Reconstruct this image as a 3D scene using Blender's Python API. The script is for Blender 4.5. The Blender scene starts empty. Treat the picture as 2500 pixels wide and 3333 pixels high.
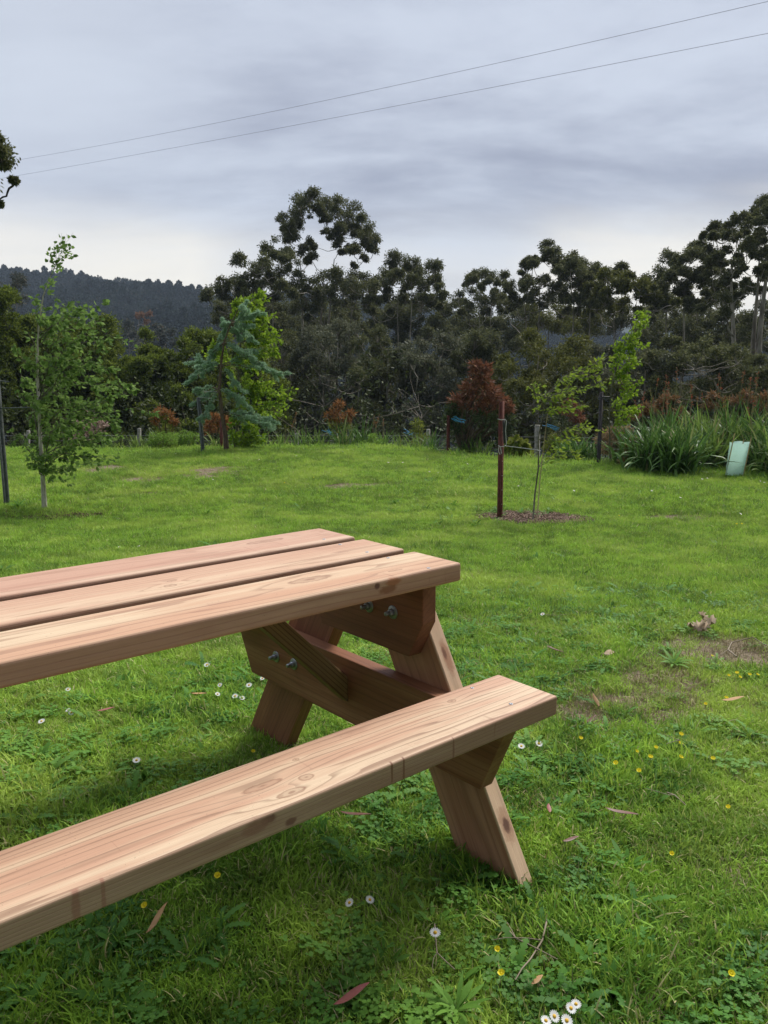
import bpy, bmesh, math, random
import numpy as np
from mathutils import Vector, Matrix
R_ = math.radians
rng = np.random.default_rng(11)
random.seed(5)
scene = bpy.context.scene
COL = scene.collection

# ------------------------------------------------------------------ camera
FPX = 2713.9; PITCH = -0.1738; CZ = 1.199
cam_d = bpy.data.cameras.new('camera'); cam = bpy.data.objects.new('camera', cam_d); COL.objects.link(cam)
cam.location = (0, 0, CZ); cam.rotation_euler = (math.pi/2 + PITCH, 0, 0)
cam_d.sensor_fit = 'VERTICAL'; cam_d.sensor_height = 36; cam_d.lens = 36*FPX/3333
cam_d.clip_start = 0.05; cam_d.clip_end = 20000
scene.camera = cam
S = 2500/1659.0
cp, sp = math.cos(PITCH), math.sin(PITCH)
def ray(x, y):
    a = (x*S-1250)/FPX; b = (y*S-1666.5)/FPX
    return np.array([a, cp + sp*b, sp - cp*b])          # fwd + a*right - b*up
def P(x, y, D):                                          # the point seen at (x, y) that stands D metres ahead
    d = ray(x, y); return np.array([0, 0, CZ]) + d*(D/d[1])
def PX(x, D): return ray(x, 900)[0]*D/ray(x, 900)[1]
def OZ(x, y, z):
    d = ray(x, y); return np.array([0, 0, CZ]) + d*((z-CZ)/d[2])

# ------------------------------------------------------------------ terrain
def sm(t): t = np.clip(t, 0, 1); return t*t*(3-2*t)
def crest(x): return np.interp(x, [-14, 0, 1.5, 2.7, 5.5, 8, 14], [15.4, 15.7, 14.5, 13.6, 12.0, 10.9, 9.0])
def GH(x, y):
    x = np.asarray(x, float); y = np.asarray(y, float)
    z = -0.36*sm((y-2.0)/6.8)*np.ones_like(x)
    z = z + 0.012*np.sin(x*2.1+y*1.3)*sm((y-2.5)/3) + 0.02*np.sin(x*.9-y*.7+1)*sm((y-4)/3)
    d = y-crest(x)
    z = z - 0.10*np.clip(d+0.3, 0, 3) - 0.30*np.clip(d-2.7, 0, 45)
    r = np.hypot(x, y)
    far = sm((r-650)/450)
    return z + far*(48+10*np.sin(x/170.)+14*np.sin(x/420.+1)+5*np.sin(x/67.))
def ghit(x, y):
    d = ray(x, y); o = np.array([0, 0, CZ]); t = 0.8
    while t < 60:
        p = o+d*t
        if p[2] < float(GH(p[0], p[1])): break
        t += 0.01
    p = o+d*t; return np.array([p[0], p[1], float(GH(p[0], p[1]))])

# ------------------------------------------------------------------ mesh helpers
class MB:
    def __init__(s): s.V = []; s.F = []; s.A = []; s.n = 0
    def add(s, V, F, a=None):
        V = np.asarray(V, float).reshape(-1, 3); F = np.asarray(F, int)
        s.V.append(V); s.F.append(F+s.n); s.n += len(V)
        s.A.append(np.full(len(V), .5) if a is None else np.asarray(a, float)*np.ones(len(V)))
    def build(s, name, mat, parent=None, smooth=False, loc=None, link=True):
        me = bpy.data.meshes.new(name)
        if s.V:
            V = np.concatenate(s.V)
            if loc is not None: V = V-np.array(loc)
            F = np.concatenate(s.F)
            me.vertices.add(len(V)); me.vertices.foreach_set('co', V.astype(np.float32).ravel())
            me.loops.add(F.size); me.loops.foreach_set('vertex_index', F.astype(np.int32).ravel())
            me.polygons.add(len(F)); me.polygons.foreach_set('loop_start', (np.arange(len(F))*4).astype(np.int32))
            me.polygons.foreach_set('loop_total', np.full(len(F), 4, np.int32))
            me.update(calc_edges=True); me.validate()
            if len(me.vertices) == len(V):
                at = me.attributes.new('var', 'FLOAT', 'POINT'); at.data.foreach_set('value', np.concatenate(s.A).astype(np.float32))
        if smooth: me.polygons.foreach_set('use_smooth', np.ones(len(me.polygons), bool))
        me.materials.append(mat)
        o = bpy.data.objects.new(name, me)
        if link: COL.objects.link(o)
        if parent is not None: o.parent = parent
        if loc is not None: o.location = [float(v) for v in loc]
        return o

def tube(mb, pts, rad, n=6, a=.5):
    pts = np.asarray(pts, float); k = len(pts); rad = np.ones(k)*rad
    T = np.gradient(pts, axis=0); T /= (np.linalg.norm(T, axis=1, keepdims=True)+1e-9)
    ref = np.array([0, 0, 1.]) if abs(T[:, 2]).mean() < .8 else np.array([1., 0, 0])
    U = np.cross(T, ref); U /= (np.linalg.norm(U, axis=1, keepdims=True)+1e-9); W = np.cross(T, U)
    an = np.arange(n)*2*np.pi/n
    V = (pts[:, None]+rad[:, None, None]*(np.cos(an)[None, :, None]*U[:, None]+np.sin(an)[None, :, None]*W[:, None])).reshape(-1, 3)
    F = []
    for i in range(k-1):
        for j in range(n):
            F.append((i*n+j, i*n+(j+1) % n, (i+1)*n+(j+1) % n, (i+1)*n+j))
    mb.add(V, F, a)
    c = len(V)                                            # caps
    for e, ring in ((0, 0), (k-1, (k-1)*n)):
        cv = np.vstack([V[ring:ring+n], pts[e]])
        mb.add(cv, [(j, (j+1) % n, n, n) if False else (j, (j+1) % n, n, j) for j in []] or np.zeros((0, 4), int), a) if False else None
def box(mb, c, s, rot=None, a=.5):
    V = np.array([[x, y, z] for x in (-.5, .5) for y in (-.5, .5) for z in (-.5, .5)])*np.array(s)
    if rot is not None: V = V@np.array(rot).T
    mb.add(V+np.array(c), [(0, 1, 3, 2), (4, 6, 7, 5), (0, 4, 5, 1), (2, 3, 7, 6), (0, 2, 6, 4), (1, 5, 7, 3)], a)

PROF = {'grass': [(0, .8), (.4, 1), (.75, .65), (1, .04)], 'strap': [(0, .6), (.2, .9), (.4, 1), (.6, .9), (.8, .6), (1, .03)],
        'plantain': [(0, .15), (.2, .3), (.4, .85), (.65, 1), (.85, .6), (1, .06)], 'clover': [(0, .1), (.3, .8), (.7, 1), (1, .4)]}
def ribbons(mb, base, az, L, w, lean, bend, prof='grass', twist=0, a=None, cup=0):
    base = np.asarray(base, float); n = len(base); pf = PROF[prof]; k = len(pf)
    L = np.ones(n)*L; w = np.ones(n)*w; lean = np.ones(n)*lean; bend = np.ones(n)*bend; az = np.ones(n)*az
    hd = np.stack([np.cos(az), np.sin(az), np.zeros(n)], 1); sd = np.stack([-np.sin(az), np.cos(az), np.zeros(n)], 1)
    tw = (rng.random(n)-.5)*twist
    pos = base.copy(); V = np.zeros((n, k, 2, 3)); tp = 0
    for i, (t, ww) in enumerate(pf):
        if i:
            st = 3
            for q in range(st):
                tm = tp+(t-tp)*(q+.5)/st; th = lean+bend*tm
                pos = pos+(L*(t-tp)/st)[:, None]*(np.sin(th)[:, None]*hd+np.array([0, 0, 1])*np.cos(th)[:, None])
        tp = t; th = lean+bend*t
        nrm = -np.cos(th)[:, None]*hd+np.sin(th)[:, None]*np.array([0, 0, 1])
        s2 = np.cos(tw)[:, None]*sd+np.sin(tw)[:, None]*nrm
        V[:, i, 0] = pos-s2*(w*ww/2)[:, None]; V[:, i, 1] = pos+s2*(w*ww/2)[:, None]
    idx = np.arange(n*k*2).reshape(n, k, 2)
    F = np.stack([idx[:, :-1, 0], idx[:, :-1, 1], idx[:, 1:, 1], idx[:, 1:, 0]], -1).reshape(-1, 4)
    if a is None: a = rng.random(n)
    mb.add(V.reshape(-1, 3), F, np.repeat(np.ones(n)*a, k*2))
def unit(v): return v/(np.linalg.norm(v, axis=-1, keepdims=True)+1e-9)
def leaves(mb, pos, d, L, w, fold=False, a=None):
    n = len(pos); d = unit(d); rv = rng.normal(size=(n, 3)); s = unit(np.cross(d, rv)); nn = np.cross(s, d)
    L = (np.ones(n)*L)[:, None]; w = (np.ones(n)*w)[:, None]
    if a is None: a = rng.random(n)
    if not fold:
        V = np.stack([pos, pos+d*L*.45+s*w/2, pos+d*L, pos+d*L*.45-s*w/2], 1); F = np.arange(n*4).reshape(n, 4)
        mb.add(V.reshape(-1, 3), F, np.repeat(a*np.ones(n), 4))
    else:
        up = nn*w*.22
        V = np.stack([pos, pos+d*L*.3+s*w*.5+up, pos+d*L*.68+s*w*.36+up, pos+d*L, pos+d*L*.68-s*w*.36+up, pos+d*L*.3-s*w*.5+up], 1)
        b = np.arange(n)[:, None]*6
        F = np.concatenate([b+np.array([[0, 1, 2, 3]]), b+np.array([[0, 3, 4, 5]])])
        mb.add(V.reshape(-1, 3), F, np.repeat(a*np.ones(n), 6))

def empty(name, loc, label=None, cat=None, group=None, rz=0):
    o = bpy.data.objects.new(name, None); COL.objects.link(o); o.location = [float(v) for v in loc]; o.rotation_euler = (0, 0, rz)
    o.empty_display_size = .1
    return tag(o, label, cat, group)
def tag(o, label=None, cat=None, group=None, kind=None):
    if label: o['label'] = label
    if cat: o['category'] = cat
    if group: o['group'] = group
    if kind: o['kind'] = kind
    return o

# ------------------------------------------------------------------ materials
def new_mat(name):
    m = bpy.data.materials.new(name); m.use_nodes = True; m.node_tree.nodes.clear(); return m, m.node_tree
class N:
    def __init__(s, nt): s.nt = nt
    def node(s, t, **k):
        n = s.nt.nodes.new(t)
        for a, b in k.items(): setattr(n, a, b)
        return n
    def set(s, sock, v):
        if isinstance(v, bpy.types.NodeSocket): s.nt.links.new(v, sock)
        elif v is not None: sock.default_value = v
    def m(s, op, a, b=None, c=None, clamp=False):
        n = s.node('ShaderNodeMath', operation=op); n.use_clamp = clamp
        s.set(n.inputs[0], a)
        if b is not None: s.set(n.inputs[1], b)
        if c is not None: s.set(n.inputs[2], c)
        return n.outputs[0]
    def vm(s, op, a, b=None):
        n = s.node('ShaderNodeVectorMath', operation=op); s.set(n.inputs[0], a)
        if b is not None: s.set(n.inputs[1], b)
        return n.outputs[0]
    def noise(s, vec, scale=1, detail=2, rough=.5, dist=0):
        n = s.node('ShaderNodeTexNoise'); s.set(n.inputs['Vector'], vec); n.inputs['Scale'].default_value = scale
        n.inputs['Detail'].default_value = detail; n.inputs['Roughness'].default_value = rough; n.inputs['Distortion'].default_value = dist
        return n.outputs['Fac']
    def mix(s, f, a, b, bt='MIX'):
        n = s.node('ShaderNodeMix', data_type='RGBA', blend_type=bt); s.set(n.inputs[0], f)
        s.set(n.inputs[6], (*a, 1) if isinstance(a, tuple) and len(a) == 3 else a); s.set(n.inputs[7], (*b, 1) if isinstance(b, tuple) and len(b) == 3 else b)
        return n.outputs[2]
    def map(s, v, a, b, c=0, d=1):
        n = s.node('ShaderNodeMapRange', interpolation_type='SMOOTHSTEP'); s.set(n.inputs[0], v)
        for i, q in enumerate((a, b, c, d)): n.inputs[i+1].default_value = q
        return n.outputs[0]
    def sep(s, v):
        n = s.node('ShaderNodeSeparateXYZ'); s.set(n.inputs[0], v); return n.outputs
    def comb(s, x, y, z):
        n = s.node('ShaderNodeCombineXYZ')
        for i, q in enumerate((x, y, z)): s.set(n.inputs[i], q)
        return n.outputs[0]
    def attr(s, name): return s.node('ShaderNodeAttribute', attribute_name=name).outputs['Fac']
    def out(s, sh):
        o = s.node('ShaderNodeOutputMaterial'); s.nt.links.new(sh, o.inputs['Surface'])
    def pbr(s, col, rough=.6, spec=.5, metal=0, bump=None, bs=.3, bd=.01):
        p = s.node('ShaderNodeBsdfPrincipled'); s.set(p.inputs['Base Color'], (*col, 1) if isinstance(col, tuple) and len(col) == 3 else col)
        s.set(p.inputs['Roughness'], rough); p.inputs['Specular IOR Level'].default_value = spec; p.inputs['Metallic'].default_value = metal
        if bump is not None:
            b = s.node('ShaderNodeBump'); b.inputs['Strength'].default_value = bs; b.inputs['Distance'].default_value = bd
            s.set(b.inputs['Height'], bump); s.nt.links.new(b.outputs[0], p.inputs['Normal'])
        return p.outputs[0]

def leaf_mat(name, c1, c2, c3=None, trans=.3, rough=.6, spec=.10, patch=0, pscale=1.0):
    """two-tone leaf, third tone for a few odd leaves; tr = light let through"""
    m, nt = new_mat(name); n = N(nt)
    v = n.attr('var')
    geo = n.node('ShaderNodeNewGeometry').outputs['Position']
    col = n.mix(n.map(v, .15, .85), c1, c2)
    if patch: col = n.mix(n.map(n.noise(geo, pscale, 2), .4, .62, 0, patch), col, c2)
    if c3: col = n.mix(n.map(v, .93, .95), col, c3)
    p = n.pbr(col, rough, spec)
    t = n.node('ShaderNodeBsdfTranslucent'); n.set(t.inputs[0], n.mix(.5, col, c2))
    mx = n.node('ShaderNodeMixShader'); mx.inputs[0].default_value = trans
    nt.links.new(p, mx.inputs[1]); nt.links.new(t.outputs[0], mx.inputs[2]); n.out(mx.outputs[0]); return m
def bark_mat(name, c1, c2, scale=3):
    m, nt = new_mat(name); n = N(nt); g = n.node('ShaderNodeNewGeometry').outputs['Position']
    v = n.vm('MULTIPLY', g, (scale*3, scale*3, scale*.7)); f = n.noise(v, 1, 4, .65)
    n.out(n.pbr(n.mix(n.map(f, .35, .65), c1, c2), .85, .2, bump=f, bs=.6, bd=.02)); return m
def plain(name, c1, c2=None, rough=.6, spec=.4, metal=0, scale=20, trans=0):
    m, nt = new_mat(name); n = N(nt); tc = n.node('ShaderNodeTexCoord').outputs['Object']
    f = n.noise(tc, scale, 4, .6); sh = n.pbr(n.mix(n.map(f, .35, .65), c1, c2 or c1), rough, spec, metal, bump=f, bs=.2, bd=.003)
    if trans:
        t = n.node('ShaderNodeBsdfTranslucent'); t.inputs[0].default_value = (*c1, 1)
        mx = n.node('ShaderNodeMixShader'); mx.inputs[0].default_value = trans
        nt.links.new(sh, mx.inputs[1]); nt.links.new(t.outputs[0], mx.inputs[2]); sh = mx.outputs[0]
    n.out(sh); return m

# ------------------------------------------------------------------ world: overcast sky
SUN_EL, SUN_AZ = R_(47), R_(42)      # azimuth clockwise from straight ahead
w = bpy.data.worlds.new('World'); scene.world = w; w.use_nodes = True; nt = w.node_tree; nt.nodes.clear(); n = N(nt)
sky = n.node('ShaderNodeTexSky', sky_type='NISHITA'); sky.sun_disc = False; sky.sun_elevation = SUN_EL; sky.sun_rotation = SUN_AZ
d = n.node('ShaderNodeTexCoord').outputs['Generated']; X, Y, Z = n.sep(d)
zc = n.m('MAXIMUM', Z, 0.0)
inv = n.m('DIVIDE', 1.0, n.m('ADD', zc, .22))
q = n.comb(n.m('MULTIPLY', X, inv), n.m('MULTIPLY', Y, inv), 0.0)
q1 = n.vm('ADD', n.vm('MULTIPLY', q, (.9, 1.25, 1)), (3.1, 7.7, 0))
f1 = n.noise(q1, 1.1, 7, .58, .25); f2 = n.noise(n.vm('MULTIPLY', q, (.8, 1.9, 1)), 1.5, 6, .58, .3)
fac = n.m('ADD', n.m('MULTIPLY', f1, .65), n.m('MULTIPLY', f2, .35))
cl = n.mix(n.map(fac, .36, .62), (.325, .355, .45), (.58, .63, .73))
# pale clear gap low on the horizon, left of centre and right of centre
az = n.m('ARCTAN2', X, Y)
band = n.m('MULTIPLY', n.map(n.m('ADD', Z, n.m('MULTIPLY', n.m('SUBTRACT', f2, .5), .09)), .20, .085), 1.0)
low = n.m('ADD', n.m('ADD', n.map(az, -.12, -.30), n.m('MULTIPLY', n.map(az, .12, .25), .9)), .42, clamp=True)
cl = n.mix(n.m('MULTIPLY', band, low), cl, (.98, .93, .83))
# luminous left upper patch
glow = n.m('MULTIPLY', n.map(n.m('ADD', az, n.m('MULTIPLY', f1, .35)), .10, -.22), n.map(Z, .12, .26))
cl = n.mix(n.m('MULTIPLY', glow, .7), cl, (.64, .69, .78))
# an overcast sky is brightest overhead and in front of the hidden sun
zen = n.map(Z, .36, .80)
back = n.map(Y, .45, -.35)
gain = n.m('ADD', n.m('MULTIPLY', zen, 1.7), 1.0)
gain = n.m('MULTIPLY', gain, n.m('SUBTRACT', 1.0, n.m('MULTIPLY', back, .74)))
cl = n.mix(1.0, cl, n.comb(gain, gain, gain), 'MULTIPLY')
cl10 = n.mix(1.0, cl, (3.9, 3.9, 3.9), 'MULTIPLY')
fin = n.mix(.975, sky.outputs[0], cl10)
bg = n.node('ShaderNodeBackground'); bg.inputs[1].default_value = .1; nt.links.new(fin, bg.inputs[0])
wo = n.node('ShaderNodeOutputWorld'); nt.links.new(bg.outputs[0], wo.inputs[0])
sl = bpy.data.lights.new('sun', 'SUN'); sl.energy = 1.5; sl.angle = R_(21); sl.color = (1, .95, .87)
so = bpy.data.objects.new('sun', sl); COL.objects.link(so)
sd = Vector((math.sin(SUN_AZ)*math.cos(SUN_EL), math.cos(SUN_AZ)*math.cos(SUN_EL), math.sin(SUN_EL)))
so.rotation_euler = sd.to_track_quat('Z', 'Y').to_euler(); so.location = (0, 0, 30)
scene.view_settings.view_transform = 'Standard'; scene.view_settings.look = 'None'; scene.view_settings.exposure = 1.50; scene.view_settings.gamma = 1

# ------------------------------------------------------------------ ground
BARE = []     # (x, y, radius x, radius y) worn patches
for (px, py, rx, ry) in [(1350, 1530, .17, .09), (1280, 1548, .20, .07), (1425, 1495, .13, .12), (1415, 1450, .10, .06), (1470, 1480, .10, .05), (1600, 1410, .34, .13), (1545, 1385, .16, .07), (1660, 1425, .2, .08),
                         (1240, 1545, .12, .06), (455, 1018, .6, .30), (440, 1028, .5, .2), (300, 1035, .35, .2), (220, 1012, .5, .25), (330, 1068, .3, .1), (750, 1050, .6, .15), (1470, 1117, .3, .08), (950, 1040, .5, .1)]:
    g = ghit(px, py); BARE.append((g[0], g[1], rx*1.5, ry*2.4))
RINGS = []
for (px, py, rx, ry) in [(105, 1102, .80, .62), (1155, 1118, .58, .38)]:
    g = ghit(px, py); RINGS.append((g[0], g[1], rx, ry))
def bare(x, y, L=None):
    v = np.zeros_like(x)
    for (a, b, rx, ry) in (L or BARE): v = np.maximum(v, np.exp(-(((x-a)/rx)**2+((y-b)/ry)**2)*1.2))
    return v
m_ground, nt = new_mat('soil_and_thatch'); n = N(nt); g = n.node('ShaderNodeNewGeometry').outputs['Position']
f = n.noise(g, 9, 6, .7); f2 = n.noise(g, 60, 4, .7); bm_ = n.attr('bare')
gc = n.mix(n.map(f, .35, .65), (.045, .085, .014), (.085, .13, .025)); gc = n.mix(n.map(f2, .45, .7), gc, (.10, .09, .045))
dc = n.mix(n.map(f2, .3, .7), (.13, .095, .062), (.32, .26, .18)); dc = n.mix(n.map(f, .5, .7), dc, (.20, .15, .10))
col = n.mix(n.map(bm_, .15, .6), gc, dc)
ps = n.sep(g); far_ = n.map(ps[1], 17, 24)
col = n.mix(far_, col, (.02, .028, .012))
n.out(n.pbr(col, .95, .1, bump=f2, bs=.8, bd=.02))
rr = np.concatenate([[0.0], np.geomspace(.4, 22, 260), np.geomspace(23, 1250, 80)]); na = 300
an = np.linspace(0, 2*np.pi, na, endpoint=False)
gx = (rr[:, None]*np.sin(an)[None]).ravel(); gy = (rr[:, None]*np.cos(an)[None]).ravel(); gz = GH(gx, gy)-.004
gz = np.where(gy < 0, gz, gz)
idx = np.arange(len(rr)*na).reshape(len(rr), na); nx = np.roll(idx, -1, 1)
F = np.stack([idx[:-1], nx[:-1], nx[1:], idx[1:]], -1).reshape(-1, 4)
mb = MB(); mb.add(np.stack([gx, gy, gz], 1), F)
ground = mb.build('ground', m_ground, smooth=True); tag(ground, kind='structure')
at = ground.data.attributes.new('bare', 'FLOAT', 'POINT'); at.data.foreach_set('value', bare(gx, gy).astype(np.float32)[:len(ground.data.vertices)])

# ------------------------------------------------------------------ scatter by geometry nodes
def scatter(name, pts, rot, scl, idx, sources, mat, kind='stuff'):
    coll = bpy.data.collections.new(name+'_kinds')
    for o in sources: coll.objects.link(o)
    me = bpy.data.meshes.new(name); me.vertices.add(len(pts)); me.vertices.foreach_set('co', np.asarray(pts, np.float32).ravel())
    for an_, ty, arr, key in (('rot', 'FLOAT_VECTOR', rot, 'vector'), ('scl', 'FLOAT_VECTOR', scl, 'vector'), ('idx', 'INT', idx, 'value')):
        a_ = me.attributes.new(an_, ty, 'POINT'); a_.data.foreach_set(key, np.asarray(arr, np.int32 if ty == 'INT' else np.float32).ravel())
    me.materials.append(mat)
    o = bpy.data.objects.new(name, me); COL.objects.link(o)
    ng = bpy.data.node_groups.new(name+'_scatter', 'GeometryNodeTree')
    ng.interface.new_socket('Geometry', in_out='INPUT', socket_type='NodeSocketGeometry'); ng.interface.new_socket('Geometry', in_out='OUTPUT', socket_type='NodeSocketGeometry')
    gi = ng.nodes.new('NodeGroupInput'); go = ng.nodes.new('NodeGroupOutput'); ip = ng.nodes.new('GeometryNodeInstanceOnPoints'); ci = ng.nodes.new('GeometryNodeCollectionInfo')
    ci.inputs['Collection'].default_value = coll; ci.inputs['Separate Children'].default_value = True; ci.inputs['Reset Children'].default_value = True
    def na_(nm, ty):
        q = ng.nodes.new('GeometryNodeInputNamedAttribute'); q.data_type = ty; q.inputs['Name'].default_value = nm; return q.outputs[0]
    L = ng.links.new
    L(gi.outputs[0], ip.inputs['Points']); L(ci.outputs[0], ip.inputs['Instance']); ip.inputs['Pick Instance'].default_value = True
    L(na_('idx', 'INT'), ip.inputs['Instance Index']); L(na_('rot', 'FLOAT_VECTOR'), ip.inputs['Rotation']); L(na_('scl', 'FLOAT_VECTOR'), ip.inputs['Scale'])
    L(ip.outputs[0], go.inputs[0])
    md = o.modifiers.new('scatter', 'NODES'); md.node_group = ng
    tag(o, kind=kind); return o

# grass blades: colour differs by blade, by clump and in broad patches
def grass_mat(name, ca, cb, cc, tr=.3, straw=True):
    m, nt = new_mat(name); n = N(nt); v = n.attr('var'); g = n.node('ShaderNodeNewGeometry').outputs['Position']
    r = n.node('ShaderNodeObjectInfo').outputs['Random']
    k = n.noise(g, 1.1, 3, .6); k2 = n.noise(g, 6.0, 2, .5)
    t = n.m('ADD', n.m('ADD', n.m('MULTIPLY', v, .32), n.m('MULTIPLY', r, .38)), n.m('MULTIPLY', n.map(k2, .35, .65), .3))
    col = n.mix(n.map(t, .22, .70), ca, cb)
    col = n.mix(n.m('MULTIPLY', n.map(k, .45, .66), .7), col, cc)
    kd = n.noise(n.vm('ADD', g, (31., 7., 0)), .75, 4, .62); kd2 = n.noise(g, 3.1, 3, .6)
    col = n.mix(n.m('MULTIPLY', n.map(n.m('ADD', n.m('MULTIPLY', kd, .6), n.m('MULTIPLY', kd2, .4)), .50, .62), .60), col, ca)
    if straw: col = n.mix(n.map(n.m('ADD', v, n.m('MULTIPLY', n.map(k, .5, .7), .05)), .945, .955), col, (.50, .44, .22))
    p = n.pbr(col, .55, .14); tt = n.node('ShaderNodeBsdfTranslucent'); n.set(tt.inputs[0], n.mix(.6, col, cc))
    mx = n.node('ShaderNodeMixShader'); mx.inputs[0].default_value = tr; nt.links.new(p, mx.inputs[1]); nt.links.new(tt.outputs[0], mx.inputs[2]); n.out(mx.outputs[0]); return m
m_grass = grass_mat('lawn_grass', (.050, .145, .016), (.29, .50, .050), (.47, .60, .11), .30)
m_weed = grass_mat('weed_leaf', (.045, .14, .020), (.11, .26, .04), (.18, .33, .05), .3, False)
m_straw = plain('dry_thatch', (.42, .36, .20), (.25, .20, .10), .8)
src = []
def tuft(i, nb, R, L0, L1, w0, w1, mat=m_grass, up=0.5, prof='grass', bend=1.0, extra=None):
    mb = MB(); rad = R*np.sqrt(rng.random(nb)); th = rng.random(nb)*6.283
    b = np.stack([rad*np.cos(th), rad*np.sin(th), np.full(nb, -.006)], 1)
    comb = rng.random()*6.283
    az = np.where(rng.random(nb) < .45, comb+rng.normal(size=nb)*.7, rng.random(nb)*6.283)
    ribbons(mb, b, az, rng.uniform(L0, L1, nb), rng.uniform(w0, w1, nb), np.abs(rng.normal(size=nb))*up, rng.uniform(.1, bend, nb), prof, .9)
    o = mb.build('k%02d' % i, mat, link=False); src.append(o)
for i in range(4): tuft(i, 135, .085, .014, .038, .0019, .0036, up=.7, bend=1.7)        # near, fine
for i in range(2): tuft(4+i, 80, .075, .03, .070, .0028, .0048, up=.6, bend=1.8)        # near, coarse long
for i in range(3): tuft(6+i, 150, .15, .022, .065, .0035, .0065, up=.5, bend=1.2)        # mid and far
tuft(9, 70, .07, .02, .045, .0014, .0022, m_straw, 1.1, bend=.6)
def rosette(i, nl, L0, L1, w0, w1, prof, le0, le1, be, mat=m_weed):
    mb = MB(); az = np.arange(nl)*2.4+rng.normal(size=nl)*.2
    ribbons(mb, np.zeros((nl, 3)), az, rng.uniform(L0, L1, nl), rng.uniform(w0, w1, nl), rng.uniform(le0, le1, nl), be, prof, .5)
    src.append(mb.build('k%02d' % i, mat, link=False))
rosette(10, 12, .05, .10, .010, .018, 'plantain', .6, 1.3, .5)
rosette(11, 9, .04, .08, .012, .020, 'strap', .8, 1.4, .4)
# clover mat
mb = MB(); nc = 40; c = np.stack([rng.normal(size=nc)*.035, rng.normal(size=nc)*.035, rng.uniform(.012, .04, nc)], 1)
for k in range(3): ribbons(mb, c, k*2.094+rng.random(nc)*.3+np.arange(nc), .011, .011, rng.uniform(1.1, 1.5, nc), .3, 'clover', .3)
src.append(mb.build('k12', m_weed, link=False))
# toothed leaf weed (hawkbit)
mb = MB(); nl = 9
for j in range(nl):
    az = j*2.4; L = rng.uniform(.06, .11); ns = 7
    hd = np.array([math.cos(az), math.sin(az), 0]); sd_ = np.array([-math.sin(az), math.cos(az), 0]); th0 = rng.uniform(.7, 1.25)
    pts = []; ws = []
    for q_ in range(ns*2+1):
        t = q_/(ns*2); th = th0+.5*t; pts.append(hd*L*t*math.sin(th)+np.array([0, 0, L*t*math.cos(th)]))
        ws.append((.004+.008*t*(1.15-t)*3.0)*(1 if q_ % 2 else .45) if q_ < ns*2 else .0004)
    V = []; 
    for p_, w_ in zip(pts, ws): V += [p_-sd_*w_, p_+sd_*w_]
    mb.add(V, [(2*k, 2*k+1, 2*k+3, 2*k+2) for k in range(ns*2)], rng.random())
src.append(mb.build('k13', m_weed, link=False))

def sector(n_, r0, r1, a0, a1):
    r = np.sqrt(rng.random(n_)*(r1*r1-r0*r0)+r0*r0); a = rng.uniform(a0, a1, n_); return r*np.sin(a), r*np.cos(a), r
def sector_e(n_, r0, r1, a0, a1, p):      # density falls with distance as r**-p
    u = rng.random(n_); e = 2-p; r = (u*(r1**e-r0**e)+r0**e)**(1/e); a = rng.uniform(a0, a1, n_); return r*np.sin(a), r*np.cos(a), r
from mathutils import noise as mnoise
def nz(x, y, s, o=0): return np.array([mnoise.noise((float(a)*s+o, float(b)*s, o)) for a, b in zip(x, y)])
PT, RO, SC, ID = [], [], [], []
def put(x, y, ids, s0, s1, zs=1.0, tilt=.15):
    k = len(x); PT.append(np.stack([x, y, GH(x, y)-.003], 1)); RO.append(np.stack([rng.normal(size=k)*tilt, rng.normal(size=k)*tilt, rng.random(k)*6.283], 1))
    s = rng.uniform(s0, s1, k); SC.append(np.stack([s, s, s*zs], 1)); ID.append(rng.choice(ids, k))
A0, A1 = R_(-38), R_(38)
x, y, r = sector(17500, .6, 4.2, R_(-58), R_(58)); bb = np.maximum(bare(x, y), bare(x, y, RINGS)); nn_ = nz(x, y, 2.2, 3)
k = (rng.random(len(x)) > bb*2.3-.35); x, y, nn_ = x[k], y[k], nn_[k]
c_ = nn_ > .12
put(x[~c_], y[~c_], [0, 1, 2, 3], .7, 1.15); put(x[c_], y[c_], [0, 1, 2, 3, 4, 5], .75, 1.2)
x, y, r = sector_e(25000, 4.2, 9.5, R_(-48), R_(48), .9); bb = np.maximum(bare(x, y)*1.8-.2, bare(x, y, RINGS)*2.4-.1); nn_ = nz(x, y, 1.4, 8)
k = (rng.random(len(x)) > bb); x, y, nn_ = x[k], y[k], nn_[k]; r = np.hypot(x, y)
put(x, y, [6, 7, 8, 6, 7, 8, 4, 5], .45, .95)
x, y, r = sector_e(27000, 9.5, 18.0, R_(-41), R_(41), .7); bb = bare(x, y)*1.1; k = (rng.random(len(x)) > bb) & (y < crest(x)+.5) & (y > 7); x, y = x[k], y[k]
put(x, y, [6, 7, 8], .65, 1.25)
# long grass fringe along the lawn's edge
xf = rng.uniform(-13, 11, 2600); yf = crest(xf)+rng.normal(size=2600)*.18+.15; put(xf, yf, [4, 5, 6], 1.2, 2.4)
# weeds, in drifts
x, y, r = sector(4800, 1.0, 5.2, R_(-52), R_(52)); nn_ = nz(x, y, 1.3, 21)+rng.normal(size=len(x))*.12; k = (nn_ > -.12) & (rng.random(len(x)) > bare(x, y)); x, y = x[k], y[k]
put(x, y, [10, 11, 13, 13, 13, 12, 12, 12], .45, .95)
x, y, r = sector(800, 4.5, 12, A0, A1); nn_ = nz(x, y, .6, 30); k = nn_ > .1; put(x[k], y[k], [10, 11, 13], .8, 1.4)
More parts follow.
